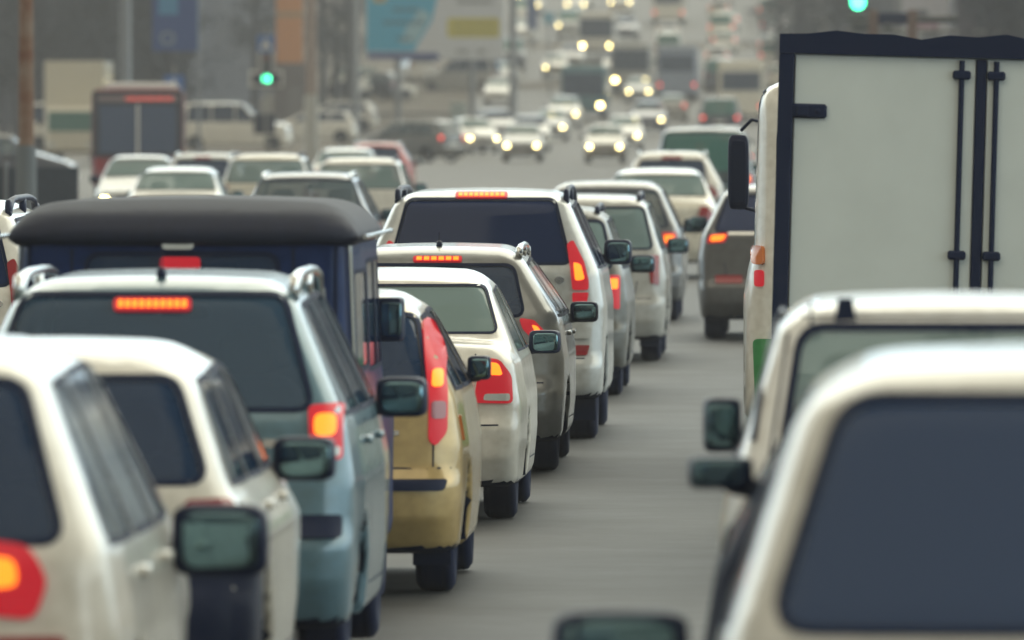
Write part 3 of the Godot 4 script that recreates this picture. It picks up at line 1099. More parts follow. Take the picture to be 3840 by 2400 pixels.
	c = sedan({"L": 4.4, "W": .855, "H": 1.53, "belt": .98, "deck": 1.09, "roof_in": .24, "paint": paint("white_clean", lin(.82, .81, .76), .33), "glass_mat": G.glass_pale, "cell": .045, "pcell": .05, "gt": 1.05, "gb": .52, "seal": .014,
		"mirror": [3.05, 1.04, .2, .15],
		"tail": [[vpoly([[.585, 1.005], [.70, .99], [.765, .90], [.775, .73], [.545, .735]], .03), vpoly([[.605, .98], [.69, .97], [.715, .90], [.60, .905]], .02), vpoly([[.61, .79], [.755, .79], [.755, .745], [.60, .75]], .015)]]})
	c.glass[0][2] = sym([[.575, 1.425], [.665, 1.155]], .04)
	var sed := car(c, "white_sedan", "white sedan with pale rear window and lit red tail lamps, ahead of the gold hatchback", "car", Vector3(-2.735, gy(60.5), -60.5))
	c = hatch({"L": 4.4, "W": .905, "H": 1.58, "belt": 1.05, "lean": .42, "roof_in": .30, "paint": paint("silver_dark", lin(.24, .255, .26), .34, .45), "glass_mat": G.glass_dark, "cell": .05, "pcell": .06,
		"mirror": [2.8, 1.07, .2, .15], "rails": [.6, 2.6, .56, .06, G.chrome], "antenna": [0.0, .75, .10, .02], "stop": rect(0, 1.475, .34, .035, .015), "leds": 6,
		"tail": [[vpoly([[.575, 1.075], [.68, 1.06], [.775, .96], [.77, .89], [.70, .90], [.60, 1.0]], .02), vpoly([[.66, 1.03], [.70, 1.02], [.745, .95], [.70, .95]], .015)]], "handles": [[1.4, .95], [2.4, .94]]})
	c.glass[0][2] = sym([[.52, 1.43], [.60, 1.10]], .06)
	var suv := car(c, "silver_crossover", "silver crossover with slanted red tail lamps between white sedan and big off roader", "car", Vector3(-2.76, gy(69), -69.0))
	c = hatch({"L": 4.75, "W": .955, "H": 1.92, "belt": 1.28, "lean": .26, "roof_in": .27, "nose": 1.1, "paint": paint("silver_white", lin(.56, .60, .61), .34, .2), "glass_mat": G.glass_navy, "cell": .05, "pcell": .06, "arch_r": .42, "arch_y": .39,
		"mirror": [3.2, 1.4, .22, .2], "rails": [.45, 2.9, .645, .085, G.plastic], "stop": rect(0, 1.865, .4, .045, .02), "leds": 9, "flaps": true, "wheel_w": .25, "bot": .32,
		"tail": [[vpoly([[.655, 1.50], [.70, 1.53], [.785, 1.36], [.82, 1.22], [.82, 1.15], [.70, 1.15], [.685, 1.30]], .02), vpoly([[.705, 1.36], [.76, 1.34], [.79, 1.23], [.72, 1.22]], .02)], [vpoly([[.70, 1.13], [.82, 1.13], [.81, 1.06], [.70, 1.06]], .012)]],
		"extra": [["reverse_lamp", "r", vpoly([[.70, 1.05], [.81, 1.05], [.80, .97], [.70, .97]], .012), .012, G.clear_lens, true], ["bumper_reflector", "r", vpoly([[.69, .73], [.83, .73], [.81, .65], [.69, .65]], .012), .012, G.red_lens, true],
			["bumper_cap", "r", vpoly([[.70, .86], [.84, .87], [.84, .78], [.70, .78]], .02), .02, paint("silver_white", lin(.56, .60, .61)), true], ["tailgate_emblem", "r", vpoly([[.55, 1.23], [.60, 1.26], [.65, 1.23], [.60, 1.19]], .03), .01, G.chrome, false]],
		"wiper": true, "plate_y": .95})
	c.glass[0][2] = sym([[.555, 1.83], [.675, 1.36]], .05)
	var big := car(c, "silver_offroader", "large silver off roader with navy rear window and wide lit brake bar", "car", Vector3(-2.70, gy(76), -76.0))
	c = hatch({"L": 4.5, "W": .89, "H": 1.66, "belt": 1.08, "lean": .24, "roof_in": .2, "paint": paint("grey_dusty", lin(.17, .185, .185), .4, .3, .9), "glass_mat": G.glass_pale, "cell": .06,
		"tail": [[vpoly([[.70, 1.06], [.80, 1.06], [.80, .76], [.72, .78]], .02), vpoly([[.71, 1.03], [.78, 1.03], [.78, .94], [.71, .94]], .015)]], "mirror": [2.9, 1.12, .22, .16], "flaps": true, "rails": [.5, 2.6, .6, .05, G.plastic], "stop": PackedVector2Array()})
	c.glass[0][2] = sym([[.64, 1.52], [.73, 1.13]], .05)
	var boxy := car(c, "grey_offroader", "dusty grey off roader with see through rear window and narrow upright tail lamps", "car", Vector3(-2.68, gy(87), -87.0))
	dup(boxy, "light_grey_offroader", "light grey off roader queuing between the dusty grey one and the dark silver crossover", "car", Vector3(-2.55, gy(99), -99.0), 0, paint("light_grey", lin(.45, .46, .44), .35), "", false)
	c = hatch({"L": 4.6, "W": .92, "H": 1.66, "belt": 1.06, "lean": .4, "roof_in": .27, "paint": paint("dark_silver", lin(.16, .17, .18), .34, .4), "glass_mat": G.glass_mid, "cell": .06, "mirror": [3.0, 1.1, .24, .18], "stop": PackedVector2Array()})
	var dark := car(c, "dark_silver_crossover", "dark silver crossover with pale roof at the head of the close queue", "car", Vector3(-2.70, gy(118), -118.0))
	var cs := dup(sed, "cream_sedan", "cream sedan with both door mirrors showing, ahead of the dark silver crossover", "car", Vector3(-2.62, gy(147), -147.0), 0, cream, "", false)
	cs.scale = Vector3(1.08, 1.06, 1.0)
	var wsuv := dup(suv, "white_crossover", "white crossover with rounded roof, between the cream sedan and the dark green van", "car", Vector3(-2.75, gy(168), -168.0), 0, white, "", false)
	wsuv.scale = Vector3(1.0, 1.13, 1.0)
	c = hatch({"L": 5.0, "W": 1.0, "H": 2.15, "belt": 1.25, "lean": .25, "roof_in": .2, "nose": 1.15, "paint": paint("dark_green", lin(.03, .06, .075), .3, .2), "glass_mat": glass("glass_green", lin(.06, .19, .165), .8), "cell": .08, "stop": PackedVector2Array()})  # green of the window reflections is put into the glass colour
	var van := car(c, "dark_green_van", "dark green minivan with green reflections coloured into its rear window", "van", Vector3(-2.5, gy(190), -190.0))
	# --- the camera's own lane
	c = hatch({"L": 4.5, "W": .92, "H": 1.74, "belt": 1.06, "lean": .52, "roof_in": .24, "paint": paint("warm_grey", lin(.60, .60, .56), .38), "glass_mat": glass("glass_slate", lin(.016, .042, .105), .94), "cell": .06, "mirror": [2.5, .935, .36, .2], "mirror_out": .07, "stop": PackedVector2Array(), "kr": .16,
		"tail": [[vpoly([[.66, .98], [.80, .98], [.80, .76], [.68, .76]], .03)]], "plate_y": .8})
	c.glass[0][2] = sym([[.57, 1.63], [.74, 1.11]], .09)
	car(c, "warm_grey_offroader", "pale grey off roader with very large dark rear window, behind the black hatchback", "car", Vector3(.60, gy(23.3), -23.3))
	c = hatch({"L": 4.3, "W": .88, "H": 1.52, "belt": .98, "lean": .4, "roof_in": .27, "stop": PackedVector2Array(), "paint": mat("black", lin(.008, .013, .034), .7, 0, 0, noise_tex("grime", 11, 0.03, Color(0.86, 0.85, 0.83), Color(1, 1, 1), 6, 512), .6), "glass_mat": G.glass_navy, "mirror": [2.6, 1.2, .2, .10], "mirror_e": .3,
		"extra": [["red_reflection", "r", rect(.76, .80, .07, .1, .02), .014, G.red_glow, true]]})  # glowing patch stands in for red light reflected on the body
	mats.black.metallic_specular = .15
	car(c, "black_hatchback", "black hatchback showing its flat black door mirror, tucked behind the white boxy off roader", "car", Vector3(.49, gy(28.6), -28.6))
	niva()
	box_truck()
	c = hatch({"L": 7.6, "W": 1.1, "H": 2.78, "belt": 1.5, "lean": .1, "roof_in": .1, "nose": 1.5, "tb": 7.35, "tt": 7.0, "bot": .4, "paint": white, "glass_mat": G.glass_dark, "cell": .09, "arch_r": .46, "arch_y": .42, "ra": 1.9, "stop": PackedVector2Array(), "kr": .2,
		"tail": [[rect(.985, 1.385, .06, .11, .02)]],
		"extra": [["direction_lamp", "r", rect(.985, 1.54, .07, .13, .03), .03, G.amber_lens, true], ["green_skirt", "r", sym([[1.02, .98], [1.0, .45]], .04), .02, paint("green", lin(.03, .30, .08), .4), false]]})
	c.erase("mirror")
	c.rear = [[0, .1], [.4, .03], [.6, 0], [1.5, .0], [2.6, .08], [2.78, .2]]
	c.glass[0][2] = sym([[.85, 2.4], [.85, 1.7]], .08)
	var mb := car(c, "minibus", "white minibus with green rear skirt and long black mirror, hidden ahead of box truck", "bus", Vector3(.48, gy(67), -67.0))
	for s in [-1.0, 1.0]:
		var n := part("mirror", mb)
		obj("mirror_housing", blob(Vector3(s * 1.2, 2.06, -7.6), Vector3(.16, .56, .14), .35), G.plastic, n)
		obj("mirror_glass", blob(Vector3(s * 1.2, 2.06, -7.535), Vector3(.12, .48, .015), .3), G.plastic, n)
		for y in [2.42, 1.75]:
			obj("mirror_arm", tube([Vector3(s * .96, y, -7.45), Vector3(s * 1.1, y + .03, -7.55), Vector3(s * 1.18, y - .05 * signf(y - 2), -7.6)], [.014], 6), G.plastic, n)
	c = hatch({"L": 4.6, "W": .9, "H": 1.69, "belt": 1.12, "lean": .45, "roof_in": .27, "paint": paint("graphite", lin(.115, .12, .125), .34, .4), "glass_mat": G.glass_navy, "cell": .06, "stop": PackedVector2Array(), "wheel_w": .24,
		"tail": [[vpoly([[.55, 1.16], [.76, 1.14], [.79, 1.05], [.6, 1.06]], .02), vpoly([[.58, 1.14], [.74, 1.13], [.75, 1.07], [.62, 1.08]], .02)]],
		"extra": [["chrome_strip", "r", sym([[.56, 1.17], [.56, 1.14]], .004), .012, G.chrome, false], ["bumper_reflector", "r", rect(.55, .66, .3, .09, .02), .012, G.red_lens, true]]})
	car(c, "graphite_crossover", "graphite crossover with chrome strip between tail lamps, ahead of the white minibus", "car", Vector3(-.60, gy(108.5), -108.5))

	# --- lane to the far side of the queue
	dup(big, "white_offroader", "white off roader beyond the soft top off roader, cut by the picture edge", "car", Vector3(-6.15, gy(66), -66.0), 0, white, "", false)
	dup(sed, "white_sedan", "white sedan beyond the soft top off roader, behind a white off roader", "car", Vector3(-6.05, gy(57), -57.0), 0, white, "", false)
	c = hatch({"L": 4.6, "W": .91, "H": 1.68, "belt": 1.08, "lean": .42, "roof_in": .28, "paint": paint("midnight", lin(.045, .055, .085), .28, .3), "glass_mat": glass("glass_haze", lin(.09, .14, .17), .6), "cell": .06, "rails": [.5, 2.7, .57, .05, G.chrome], "mirror": [2.9, 1.1, .2, .16], "stop": PackedVector2Array()})
	c.glass[0][2] = sym([[.6, 1.56], [.74, 1.14]], .05)
	dark = car(c, "midnight_crossover", "midnight blue crossover with bright chrome rails beyond the soft top off roader", "car", Vector3(-6.9, gy(130), -130.0))
	dup(boxy, "white_offroader", "white off roader with pale green rear glass, beside the large silver off roader's roof", "car", Vector3(-8.2, gy(172), -172.0), 0, white, "", false)
	dup(sed, "white_sedan", "white sedan in front of the small red car", "car", Vector3(-11.6, gy(236), -236.0), 0, cream, "", false)
	dup(suv, "red_crossover", "small red car with pale pink roof ahead of a white sedan", "car", Vector3(-11.75, gy(256), -256.0), 0, paint("red", lin(.50, .07, .06), .35), "", false)
	dup(sed, "pale_grey_sedan", "pale grey sedan with wide dull rear window, in front of the red bus", "car", Vector3(-11.0, gy(166), -166.0), 0, paint("pale_grey", lin(.6, .6, .56), .35), "", false)
	dup(boxy, "pearl_offroader", "pearl white off roader with greenish window, just in front of the white people carrier", "car", Vector3(-10.6, gy(186), -186.0), 0, cream, "", false)
	dup(suv, "grey_crossover", "light grey crossover half hidden by a pearl white off roader", "car", Vector3(-13.0, gy(205), -205.0), 0, paint("light_grey", lin(.45, .46, .44), .35), "", false)
	dup(sed, "grey_sedan", "grey sedan facing the camera with one bright headlamp, in front of the red bus", "car", Vector3(-14.3, gy(208), -208.0), PI, paint("mid_grey", lin(.30, .32, .32), .35), "", false, true)
	far_traffic(sed, suv, boxy, van, big, dark)

func uaz() -> void:
	var G := mats
	var blue := mat("navy_blue", lin(.008, .026, .105), .5, 0, .15, noise_tex("grime", 11, 0.03, Color(0.86, 0.85, 0.83), Color(1, 1, 1), 6, 512), .6)
	blue.metallic_specular = .2
	var c := hatch({"L": 4.0, "W": .88, "H": 1.88, "belt": 1.12, "lean": .04, "roof_in": .09, "nose": 1.1, "tt": 2.62, "tb": 2.85, "paint": blue, "glass_mat": G.glass_dark, "cell": .05, "pcell": .06, "arch_r": .43, "arch_y": .39, "bot": .35, "kr": .06, "kc": .07, "rc": .02, "crown": .02,
		"mirror": [2.75, 1.42, .13, .22], "mirror_e": .25, "stop": PackedVector2Array(), "wheel_w": .22, "flaps": true, "plate_y": .95,
		"tail": [[rect(.72, .80, .1, .2, .02), rect(.72, .84, .07, .08, .02)]]})
	c.rear = [[0, .12], [.35, .04], [.5, 0], [1.0, 0], [1.88, .04]]
	c.side = [[0, .04], [.4, .0], [1.0, 0], [1.08, .045], [1.2, .055], [1.88, .08]]
	c.top = [[0, 1.88], [2.62, 1.86], [2.85, 1.14], [3.6, 1.1], [4.0, 1.04]]
	c.glass[0][2] = sym([[.44, 1.77], [.44, 1.36]], .06)
	c.glass[2][2] = vpoly([[.35, 1.24], [1.15, 1.24], [1.15, 1.68], [.35, 1.68]], .04)
	c.glass[3][2] = vpoly([[1.3, 1.22], [1.95, 1.22], [1.95, 1.72], [1.3, 1.72]], .03)
	c.glass[4][2] = vpoly([[2.02, 1.22], [2.55, 1.22], [2.48, 1.72], [2.02, 1.72]], .03)
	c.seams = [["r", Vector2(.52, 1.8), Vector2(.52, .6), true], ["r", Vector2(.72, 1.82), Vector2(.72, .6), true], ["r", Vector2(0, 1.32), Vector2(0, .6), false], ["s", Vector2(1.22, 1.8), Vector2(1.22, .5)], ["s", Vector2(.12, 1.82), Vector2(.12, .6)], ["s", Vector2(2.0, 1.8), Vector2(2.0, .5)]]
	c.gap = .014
	c.extra = [["canopy_strap", "s", vpoly([[.16, 1.82], [.22, 1.82], [.22, 1.2], [.16, 1.2]], .01), .012, G.chrome, true], ["plate_lamp", "r", rect(-.02, 1.825, .15, .05, .02), .03, G.clear_lens, false], ["brake_lamp_strip", "r", rect(-.01, 1.735, .19, .06, .02), .03, G.red_glow, false]]
	var o := car(c, "soft_top_offroader", "navy blue boxy off roader with domed black soft top and small lit brake lamp", "car", Vector3(-3.06, gy(46.8), -46.8))
	var r := {"L": 2.75, "W": .855, "H": 2.04, "bot": 1.815, "crown": .045, "kr": .22, "kc": .1, "rc": .05, "fc": .05, "arches": [],
		"rear": [[0, .0], [1.9, .0], [1.98, .08], [2.04, .22]], "front": [[0, 2.75], [1.9, 2.75], [2.04, 2.55]], "top": [[0, 2.0], [.4, 2.04], [2.3, 2.04], [2.75, 1.98]],
		"side": [[0, 0], [1.87, 0], [2.04, .04]], "plan": [[0, .01], [2.75, .01]]}
	var S := Shape.new().make(r)
	var sh := Shell.new().build(S, .045)
	obj("soft_top", sh.mesh(sh.tris), mat("canvas", lin(.010, .016, .042), .7, 0, 0, noise_tex("grime", 11, 0.03, Color(0.86, 0.85, 0.83), Color(1, 1, 1), 6, 512), .6), o, Vector3(0, 0, .02))
	obj("roof_gutter", tube([Vector3(.862, 1.86, 0), Vector3(.862, 1.86, -2.7)], [.012], 6), G.chrome, o)
	obj("roof_gutter", tube([Vector3(-.862, 1.86, 0), Vector3(-.862, 1.86, -2.7)], [.012], 6), G.chrome, o)

func niva() -> void:
	var G := mats
	var c := hatch({"L": 3.72, "W": .84, "H": 1.70, "belt": 1.1, "lean": .33, "roof_in": .20, "nose": .98, "tb": 2.55, "tt": 2.05, "paint": paint("white_boxy", lin(.80, .81, .79), .36), "glass_mat": G.glass_pale, "cell": .045, "pcell": .05, "seal": .03, "kr": .09, "kc": .08,
		"arch_r": .39, "arch_y": .34, "mirror": [2.1, 1.195, .135, .20], "mirror_e": .3, "stop": PackedVector2Array(), "rc": .05,
		"tail": [[rect(.64, .92, .2, .15, .02), rect(.68, .92, .08, .1, .02)]]})
	c.glass[0][2] = sym([[.535, 1.575], [.60, 1.16]], .07)
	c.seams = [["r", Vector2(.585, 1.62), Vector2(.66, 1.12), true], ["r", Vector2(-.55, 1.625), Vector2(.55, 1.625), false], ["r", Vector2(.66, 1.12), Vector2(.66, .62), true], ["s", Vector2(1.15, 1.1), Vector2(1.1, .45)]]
	var o := car(c, "white_boxy_offroader", "white boxy off roader with black sealed rear window, behind the box truck", "car", Vector3(.431, gy(34.5), -34.5))
	var S: Shape = o.get_meta("_shape")
	for s in [-1.0, 1.0]:
		var pts := []
		for p in [[.68, 1.20], [.655, 1.35], [.625, 1.5], [.60, 1.6]]:
			var h := S.hit("r", p[0] + .035, p[1])
			pts.append(Vector3(s * h.x, h.y, -h.z + .012))
		var e := S.hit("s", 1.0, 1.61)
		pts.append(Vector3(s * (e.x + .01), 1.62, -1.0))
		pts.append(Vector3(s * (e.x + .01), 1.62, -2.0))
		obj("rain_gutter", tube(pts, [.011], 6), G.plastic, o)
	var q := S.hit("r", -.40, 1.645)
	obj("washer_nozzle", prism(PackedVector2Array([Vector2(-.435, 1.60), Vector2(-.355, 1.60), Vector2(-.37, 1.69), Vector2(-.42, 1.69)]), -q.z - .03, -q.z + .07), G.plastic, o)
	obj("aerial", tube([Vector3(-.515, 1.60, -.35), Vector3(-.515, 1.68, -.34)], [.006], 6), G.plastic, o)

func box_truck() -> void:
	var G := mats
	var o := thing("box_truck", "white box truck with navy edged rear doors, lock rods and dark hinge straps", "truck", Vector3(.705, gy(55), -55.0))
	o.rotation.z = -.028
	var dark := mat("frame_navy", lin(.009, .020, .060), .6, 0, 0, noise_tex("grime", 11, .03, Color(.86, .85, .83), Color(1, 1, 1), 6, 512), 1.0)
	dark.metallic_specular = .2
	var panel := mat("door_white", lin(.70, .785, .775), .4, 0, .2, noise_tex("faint", 31, .01, Color(.97, .97, .97), Color(1, 1, 1), 5, 512), .5)
	var W := 1.09
	var T := 2.90
	var B := 1.02
	obj("cargo_box", box(Vector3(-W + .01, B, -4.2), Vector3(W - .01, T - .02, -.06), .01), panel, o)
	var wavy := [Vector2(-W, T - .115)]
	wavy.append(Vector2(W, T - .115))
	for i in 15:
		var u := i / 14.0
		wavy.append(Vector2(lerpf(W, -W, u), T + .012 * sin(u * 17.0) - .010 * sin(u * 41.0)))
	obj("top_frame", prism(PackedVector2Array(wavy), -.06, .015), dark, o)
	obj("frame_post", box(Vector3(-W, B, -.06), Vector3(-W + .085, T - .115, .012), .006), dark, o)
	obj("frame_post", box(Vector3(W - .085, B, -.06), Vector3(W, T - .115, .012), .006), dark, o)
	obj("bottom_frame", box(Vector3(-W, B - .12, -.06), Vector3(W, B, .012), .006), dark, o)
	for s in [-1.0, 1.0]:
		var d := obj("door", box(Vector3(-W + .09 if s < 0 else .055, B + .005, -.055), Vector3(-.008 if s < 0 else W - .09, T - .12, -.02), .004), panel, o)
		var x: float = -.085 if s < 0 else .105
		obj("lock_rod", tube([Vector3(x, B + .02, -.002), Vector3(x, T - .13, -.002)], [.016], 10), dark, d)
		for y in [B + .06, 1.7, T - .21]:
			obj("rod_keeper", box(Vector3(x - .05, y - .025, -.02), Vector3(x + .05, y + .025, .02), .01), dark, d)
		for y in [1.25, 2.47]:
			var h := obj("hinge", box(Vector3(-.1, -.04, -.02), Vector3(.1, .04, .012), .012), dark, d, Vector3(s * (W - .17), y, .0))
			obj("hinge_strap", box(Vector3(-.065, -.032, .0125), Vector3(.0, .032, .03), .008), dark, h)
			obj("hinge_bolt", blob(Vector3(.05, 0, .014), Vector3(.03, .03, .02), 1.0, 8, 6), dark, h)
	obj("centre_post", box(Vector3(-.006, B, -.05), Vector3(.052, T - .12, -.004), .006), dark, o)
	obj("chassis", box(Vector3(-.45, .62, -6.0), Vector3(.45, .9, -.1), .02), G.underside, o)
	obj("rear_bumper", box(Vector3(-1.0, .45, -.2), Vector3(1.0, .6, -.05), .02), dark, o)
	for s in [-1.0, 1.0]:
		var l := obj("taillight", box(Vector3(s * .8 - .14, .68, -.15), Vector3(s * .8 + .14, .8, -.02), .01), G.red_lens, o)
		obj("direction_lamp", box(Vector3(s * .9 - .04, .69, -.022), Vector3(s * .9 + .04, .79, -.005), .005), G.amber_lens, l)
		for t in [1.2, 5.1]:
			wheel(o, Vector3(s * .85, .4, -t), .4, .24, s, G.rim)
	var cs := hatch({"L": 1.7, "W": 1.0, "H": 2.3, "belt": 1.4, "lean": .05, "roof_in": .15, "nose": 1.3, "tb": 1.5, "tt": 1.1, "bot": .5, "arches": []})
	cs.cell = .09
	cs.rear = [[0, 0], [2.3, .02]]
	cs.plan = [[0, 0], [1.2, 0], [1.7, .08]]
	var sh := Shell.new().build(Shape.new().make(cs), .09)
	obj("cab", sh.mesh(sh.tris), panel, o, Vector3(0, 0, -4.4))

func far_traffic(sed: Node3D, suv: Node3D, boxy: Node3D, van: Node3D, big: Node3D, dark: Node3D) -> void:
	var G := mats
	var P := {"white": paint("white", lin(.8, .8, .74)), "silver": paint("silver", lin(.42, .43, .42)), "beige": paint("beige", lin(.50, .47, .38), .36, .2), "dark": paint("midnight", lin(.05, .06, .09)), "grey": paint("light_grey", lin(.45, .46, .44)), "cream": paint("cream_white", lin(.78, .75, .64))}
	# [source, px, distance, facing, paint, name, label]
	var on := "oncoming cars with their headlamps lit"
	for a in [
		[sed, 525, 398, PI, "silver", "silver_sedan", "silver oncoming sedan with both headlamps lit, first of its lane"],
		[sed, 607, 392, PI, "beige", "beige_sedan", "beige oncoming sedan with yellow headlamps, first of the inner lane"],
		[suv, 532, 436, PI, "white", "white_crossover", "white oncoming crossover directly behind the silver sedan"],
		[sed, 462, 428, PI + .25, "white", "white_sedan", "white oncoming sedan behind the turning dark car"],
		[suv, 488, 470, PI + .2, "silver", "silver_crossover", "silver oncoming crossover behind a white oncoming sedan"],
		[sed, 553, 480, PI, "grey", "grey_sedan", "grey oncoming sedan third in its lane"],
		[boxy, 566, 520, PI, "white", "white_offroader", "white oncoming off roader in front of the teal bus"],
		[sed, 626, 440, PI, "white", "white_sedan", "white oncoming sedan behind the beige sedan"],
		[dark, 650, 500, PI, "dark", "dark_crossover", "dark oncoming crossover with bright headlamps behind a white sedan"],
		[sed, 640, 590, PI, "grey", "grey_sedan", "grey oncoming sedan with glaring headlamps beside the blue grey lorry"]]:
		dup(a[0], a[5], a[6], "car", at(a[1], a[2] + 4.4), a[3], P[a[4]], on, false, true)
	var going := "cars driving away in the distance"
	for a in [
		[suv, 727, 300, "grey", "grey_crossover", "grey crossover with red tail lamps just beyond the dark green van"],
		[boxy, 722, 345, "white", "white_offroader", "white off roader with glowing brake lamps two places beyond the dark green van"],
		[sed, 672, 545, "silver", "silver_sedan", "small silver sedan braking in front of the blue grey lorry"],
		[van, 720, 480, "dark", "dark_van", "dark van in front of the pale coach"]]:
		dup(a[0], a[4], a[5], "car" if a[0] != van else "van", at(a[1], a[2]), 0.0, P[a[3]], going, true)
	# buses and lorries far off
	bus("teal_bus", "teal bus with dark windscreen coming up behind the oncoming cars", at(588, 560), PI, 2.45, 2.9, 10.5, paint("teal", lin(.05, .17, .21), .4), true)
	bus("grey_bus", "grey oncoming bus half hidden behind the teal bus", at(634, 620), PI, 2.45, 3.0, 11.0, paint("light_grey", lin(.45, .46, .44)), true)
	bus("pale_coach", "pale tall coach with dark rear window near the crest side", at(741, 540), 0.0, 2.5, 3.4, 11.0, paint("cream_white", lin(.78, .75, .64)), false)
	bus("blue_grey_lorry", "blue grey box lorry driving away far down the road", at(677, 600), 0.0, 2.45, 3.3, 8.0, paint("blue_grey", lin(.22, .27, .36), .5), false)
	bus("white_bus", "white oncoming bus far up the rise with a red light beside it", at(600, 690), PI, 2.5, 3.0, 11.0, P.white, true)
	bus("white_bus", "white bus climbing the far rise beside cars", at(668, 760), 0.0, 2.5, 3.0, 11.0, P.cream, false)
	var srcs := [slim(sed), slim(suv), slim(boxy), slim(van)]
	var pk := ["white", "white", "silver", "cream", "grey", "beige", "white", "dark"]
	var k := 0
	for lane in 6:
		var d := 590.0 + lane * 7.0
		while d < 1000.0:
			var e := road_edges(d)
			var x := lerpf(e.x, e.y, (lane + .5) / 6.0) + rng.randf_range(-.5, .5)
			var away := lane >= 3
			var clash := false
			for n in get_children():
				if n is Node3D and n.has_meta("category") and absf(n.position.x - x) < 3.0 and absf(n.position.z + d) < 14.0:
					clash = true
			if not clash:
				var pc: String = pk[(k * 5 + lane) % pk.size()]
				var kd: String = ["sedan", "crossover", "off roader", "van"][k % 4]
				dup(srcs[k % srcs.size()], "distant_" + kd.replace(" ", "_"), ("small distant %s %s climbing the hazy rise" if away else "small distant %s %s coming down the hazy rise") % [pc, kd], "van" if kd == "van" else "car", Vector3(x, gy(d), -d), 0.0 if away else PI, P[pc], "distant cars driving up the rise" if away else "distant cars coming down the rise", rng.randf() < .6, not away and rng.randf() < .65)
			k += 1
			d += rng.randf_range(13, 34)
	# crossing and parked cars on the far side of the junction
	var side := "cars parked and turning across the junction"
	for a in [
		[suv, 358, 470, PI / 2, "white", "white_crossover", "white crossover side on crossing the junction below the lamp post"],
		[suv, 378, 510, PI / 2, "white", "white_crossover", "white crossover half hidden behind the one crossing the junction"],
		[dark, 455, 398, .95, "grey", "dark_grey_crossover", "dark grey car turning across the junction, brake lamp lit"],
		[van, 178, 440, -PI / 2, "white", "white_people_carrier", "white people carrier with sloping nose beside the red bus"],
		[van, 22, 440, -PI / 2, "white", "white_van", "white van turning in front of the white box lorry"],
		[dark, -84, 285, -PI / 2, "dark", "navy_car", "navy car standing behind the rusty lamp post"],
		[sed, 345, 600, -1.2, "white", "white_sedan", "white sedan parked under the advertising board's pole"],
		[boxy, 330, 620, -1.3, "cream", "cream_offroader", "cream off roader parked beside a white sedan under the advertising board"],
		[dark, 400, 600, 1.2, "dark", "navy_crossover", "navy crossover parked beneath the advertising board"],
		[van, 424, 640, .2, "white", "white_van", "white van parked beneath the advertising board"],
		[van, 500, 620, 1.3, "silver", "silver_van", "silver van parked at the roadside past the grey cabinet"],
		[sed, 524, 680, 1.4, "white", "white_sedan", "white sedan parked past the silver van"]]:
		var cp := P.duplicate()
		cp.grey = paint("dark_silver", lin(.22, .23, .235))
		var n := dup(a[0], a[5], a[6], "van" if a[0] == van else "car", at(a[1], a[2]), a[3], cp[a[4]], side, a[5] == "dark_grey_crossover", false)
		if a[0] == van:
			for ch in n.get_children():
				if String(ch.name).contains("window") or String(ch.name).begins_with("windshield"):
					ch.material_override = mats.glass_dark
	tram()
	lorry()
	for n in srcs:
		n.free()

func slim(src: Node3D) -> Node3D:   # the same car without what a few pixels cannot show
	var o: Node3D = src.duplicate()
	for ch in o.get_children():
		var n := String(ch.name)
		var drop := false
		for w in ["seat", "dashboard", "steering", "rear_view", "groove_shade", "door_handle", "mirror", "license", "antenna", "rear_wiper", "mud_flap", "side_marker", "air_intake", "third", "tailgate"]:
			if n.begins_with(w):
				drop = true
		if drop:
			o.remove_child(ch)
			ch.free()
		else:
			for g in ch.get_children():
				if String(g.name).begins_with("window_seal") or String(g.name).begins_with("clear") or String(g.name).begins_with("rim") or String(g.name).begins_with("rail_foot"):
					ch.remove_child(g)
					g.free()
	return o
func bus(called: String, label: String, where: Vector3, turn: float, w: float, h: float, l: float, pm: Material, front: bool) -> Node3D:
	var G := mats
	var o := thing(called, label, "truck" if called.ends_with("lorry") else "bus", where, turn)
	obj("body", box(Vector3(-w / 2, .35, -l), Vector3(w / 2, h, 0), .12), pm, o)
	obj("skirt", box(Vector3(-w / 2 + .06, .28, -l + .06), Vector3(w / 2 - .06, .6, -.06), .02), G.plastic, o)
	obj("rear_window", box(Vector3(-w * .42, h * .52, -.02), Vector3(w * .42, h * .82, .012), .01), G.glass_dark, o)
	obj("windshield", box(Vector3(-w * .46, h * .42, -l - .012), Vector3(w * .46, h * .85, -l + .02), .01), G.glass_dark, o)
	if not called.ends_with("lorry"):
		for i in int(l / 1.6):
			for s in [-1.0, 1.0]:
				obj("side_window", box(Vector3(s * w / 2 - .012, h * .48, -1.5 - i * 1.6), Vector3(s * w / 2 + .012, h * .82, -.25 - i * 1.6), .01), G.glass_dark, o)
	for s in [-1.0, 1.0]:
		var t := obj("taillight", box(Vector3(s * w * .42 - .08, .8, -.01), Vector3(s * w * .42 + .08, 1.1, .015), .01), G.red_lens if front else G.red_glow, o)
		obj("brake_lamp", box(Vector3(s * w * .42 - .05, .85, .012), Vector3(s * w * .42 + .05, .97, .022), .004), G.red_lens if front else G.brake_far, t)
		obj("headlight", box(Vector3(s * w * .38 - .12, .6, -l - .015), Vector3(s * w * .38 + .12, .8, -l + .01), .01), G.lamp_on if front else G.clear_lens, o)
		for t2 in [2.2, l - 2.0]:
			wheel(o, Vector3(s * (w / 2 - .2), .48, -t2), .48, .28, s, G.rim)
	return o
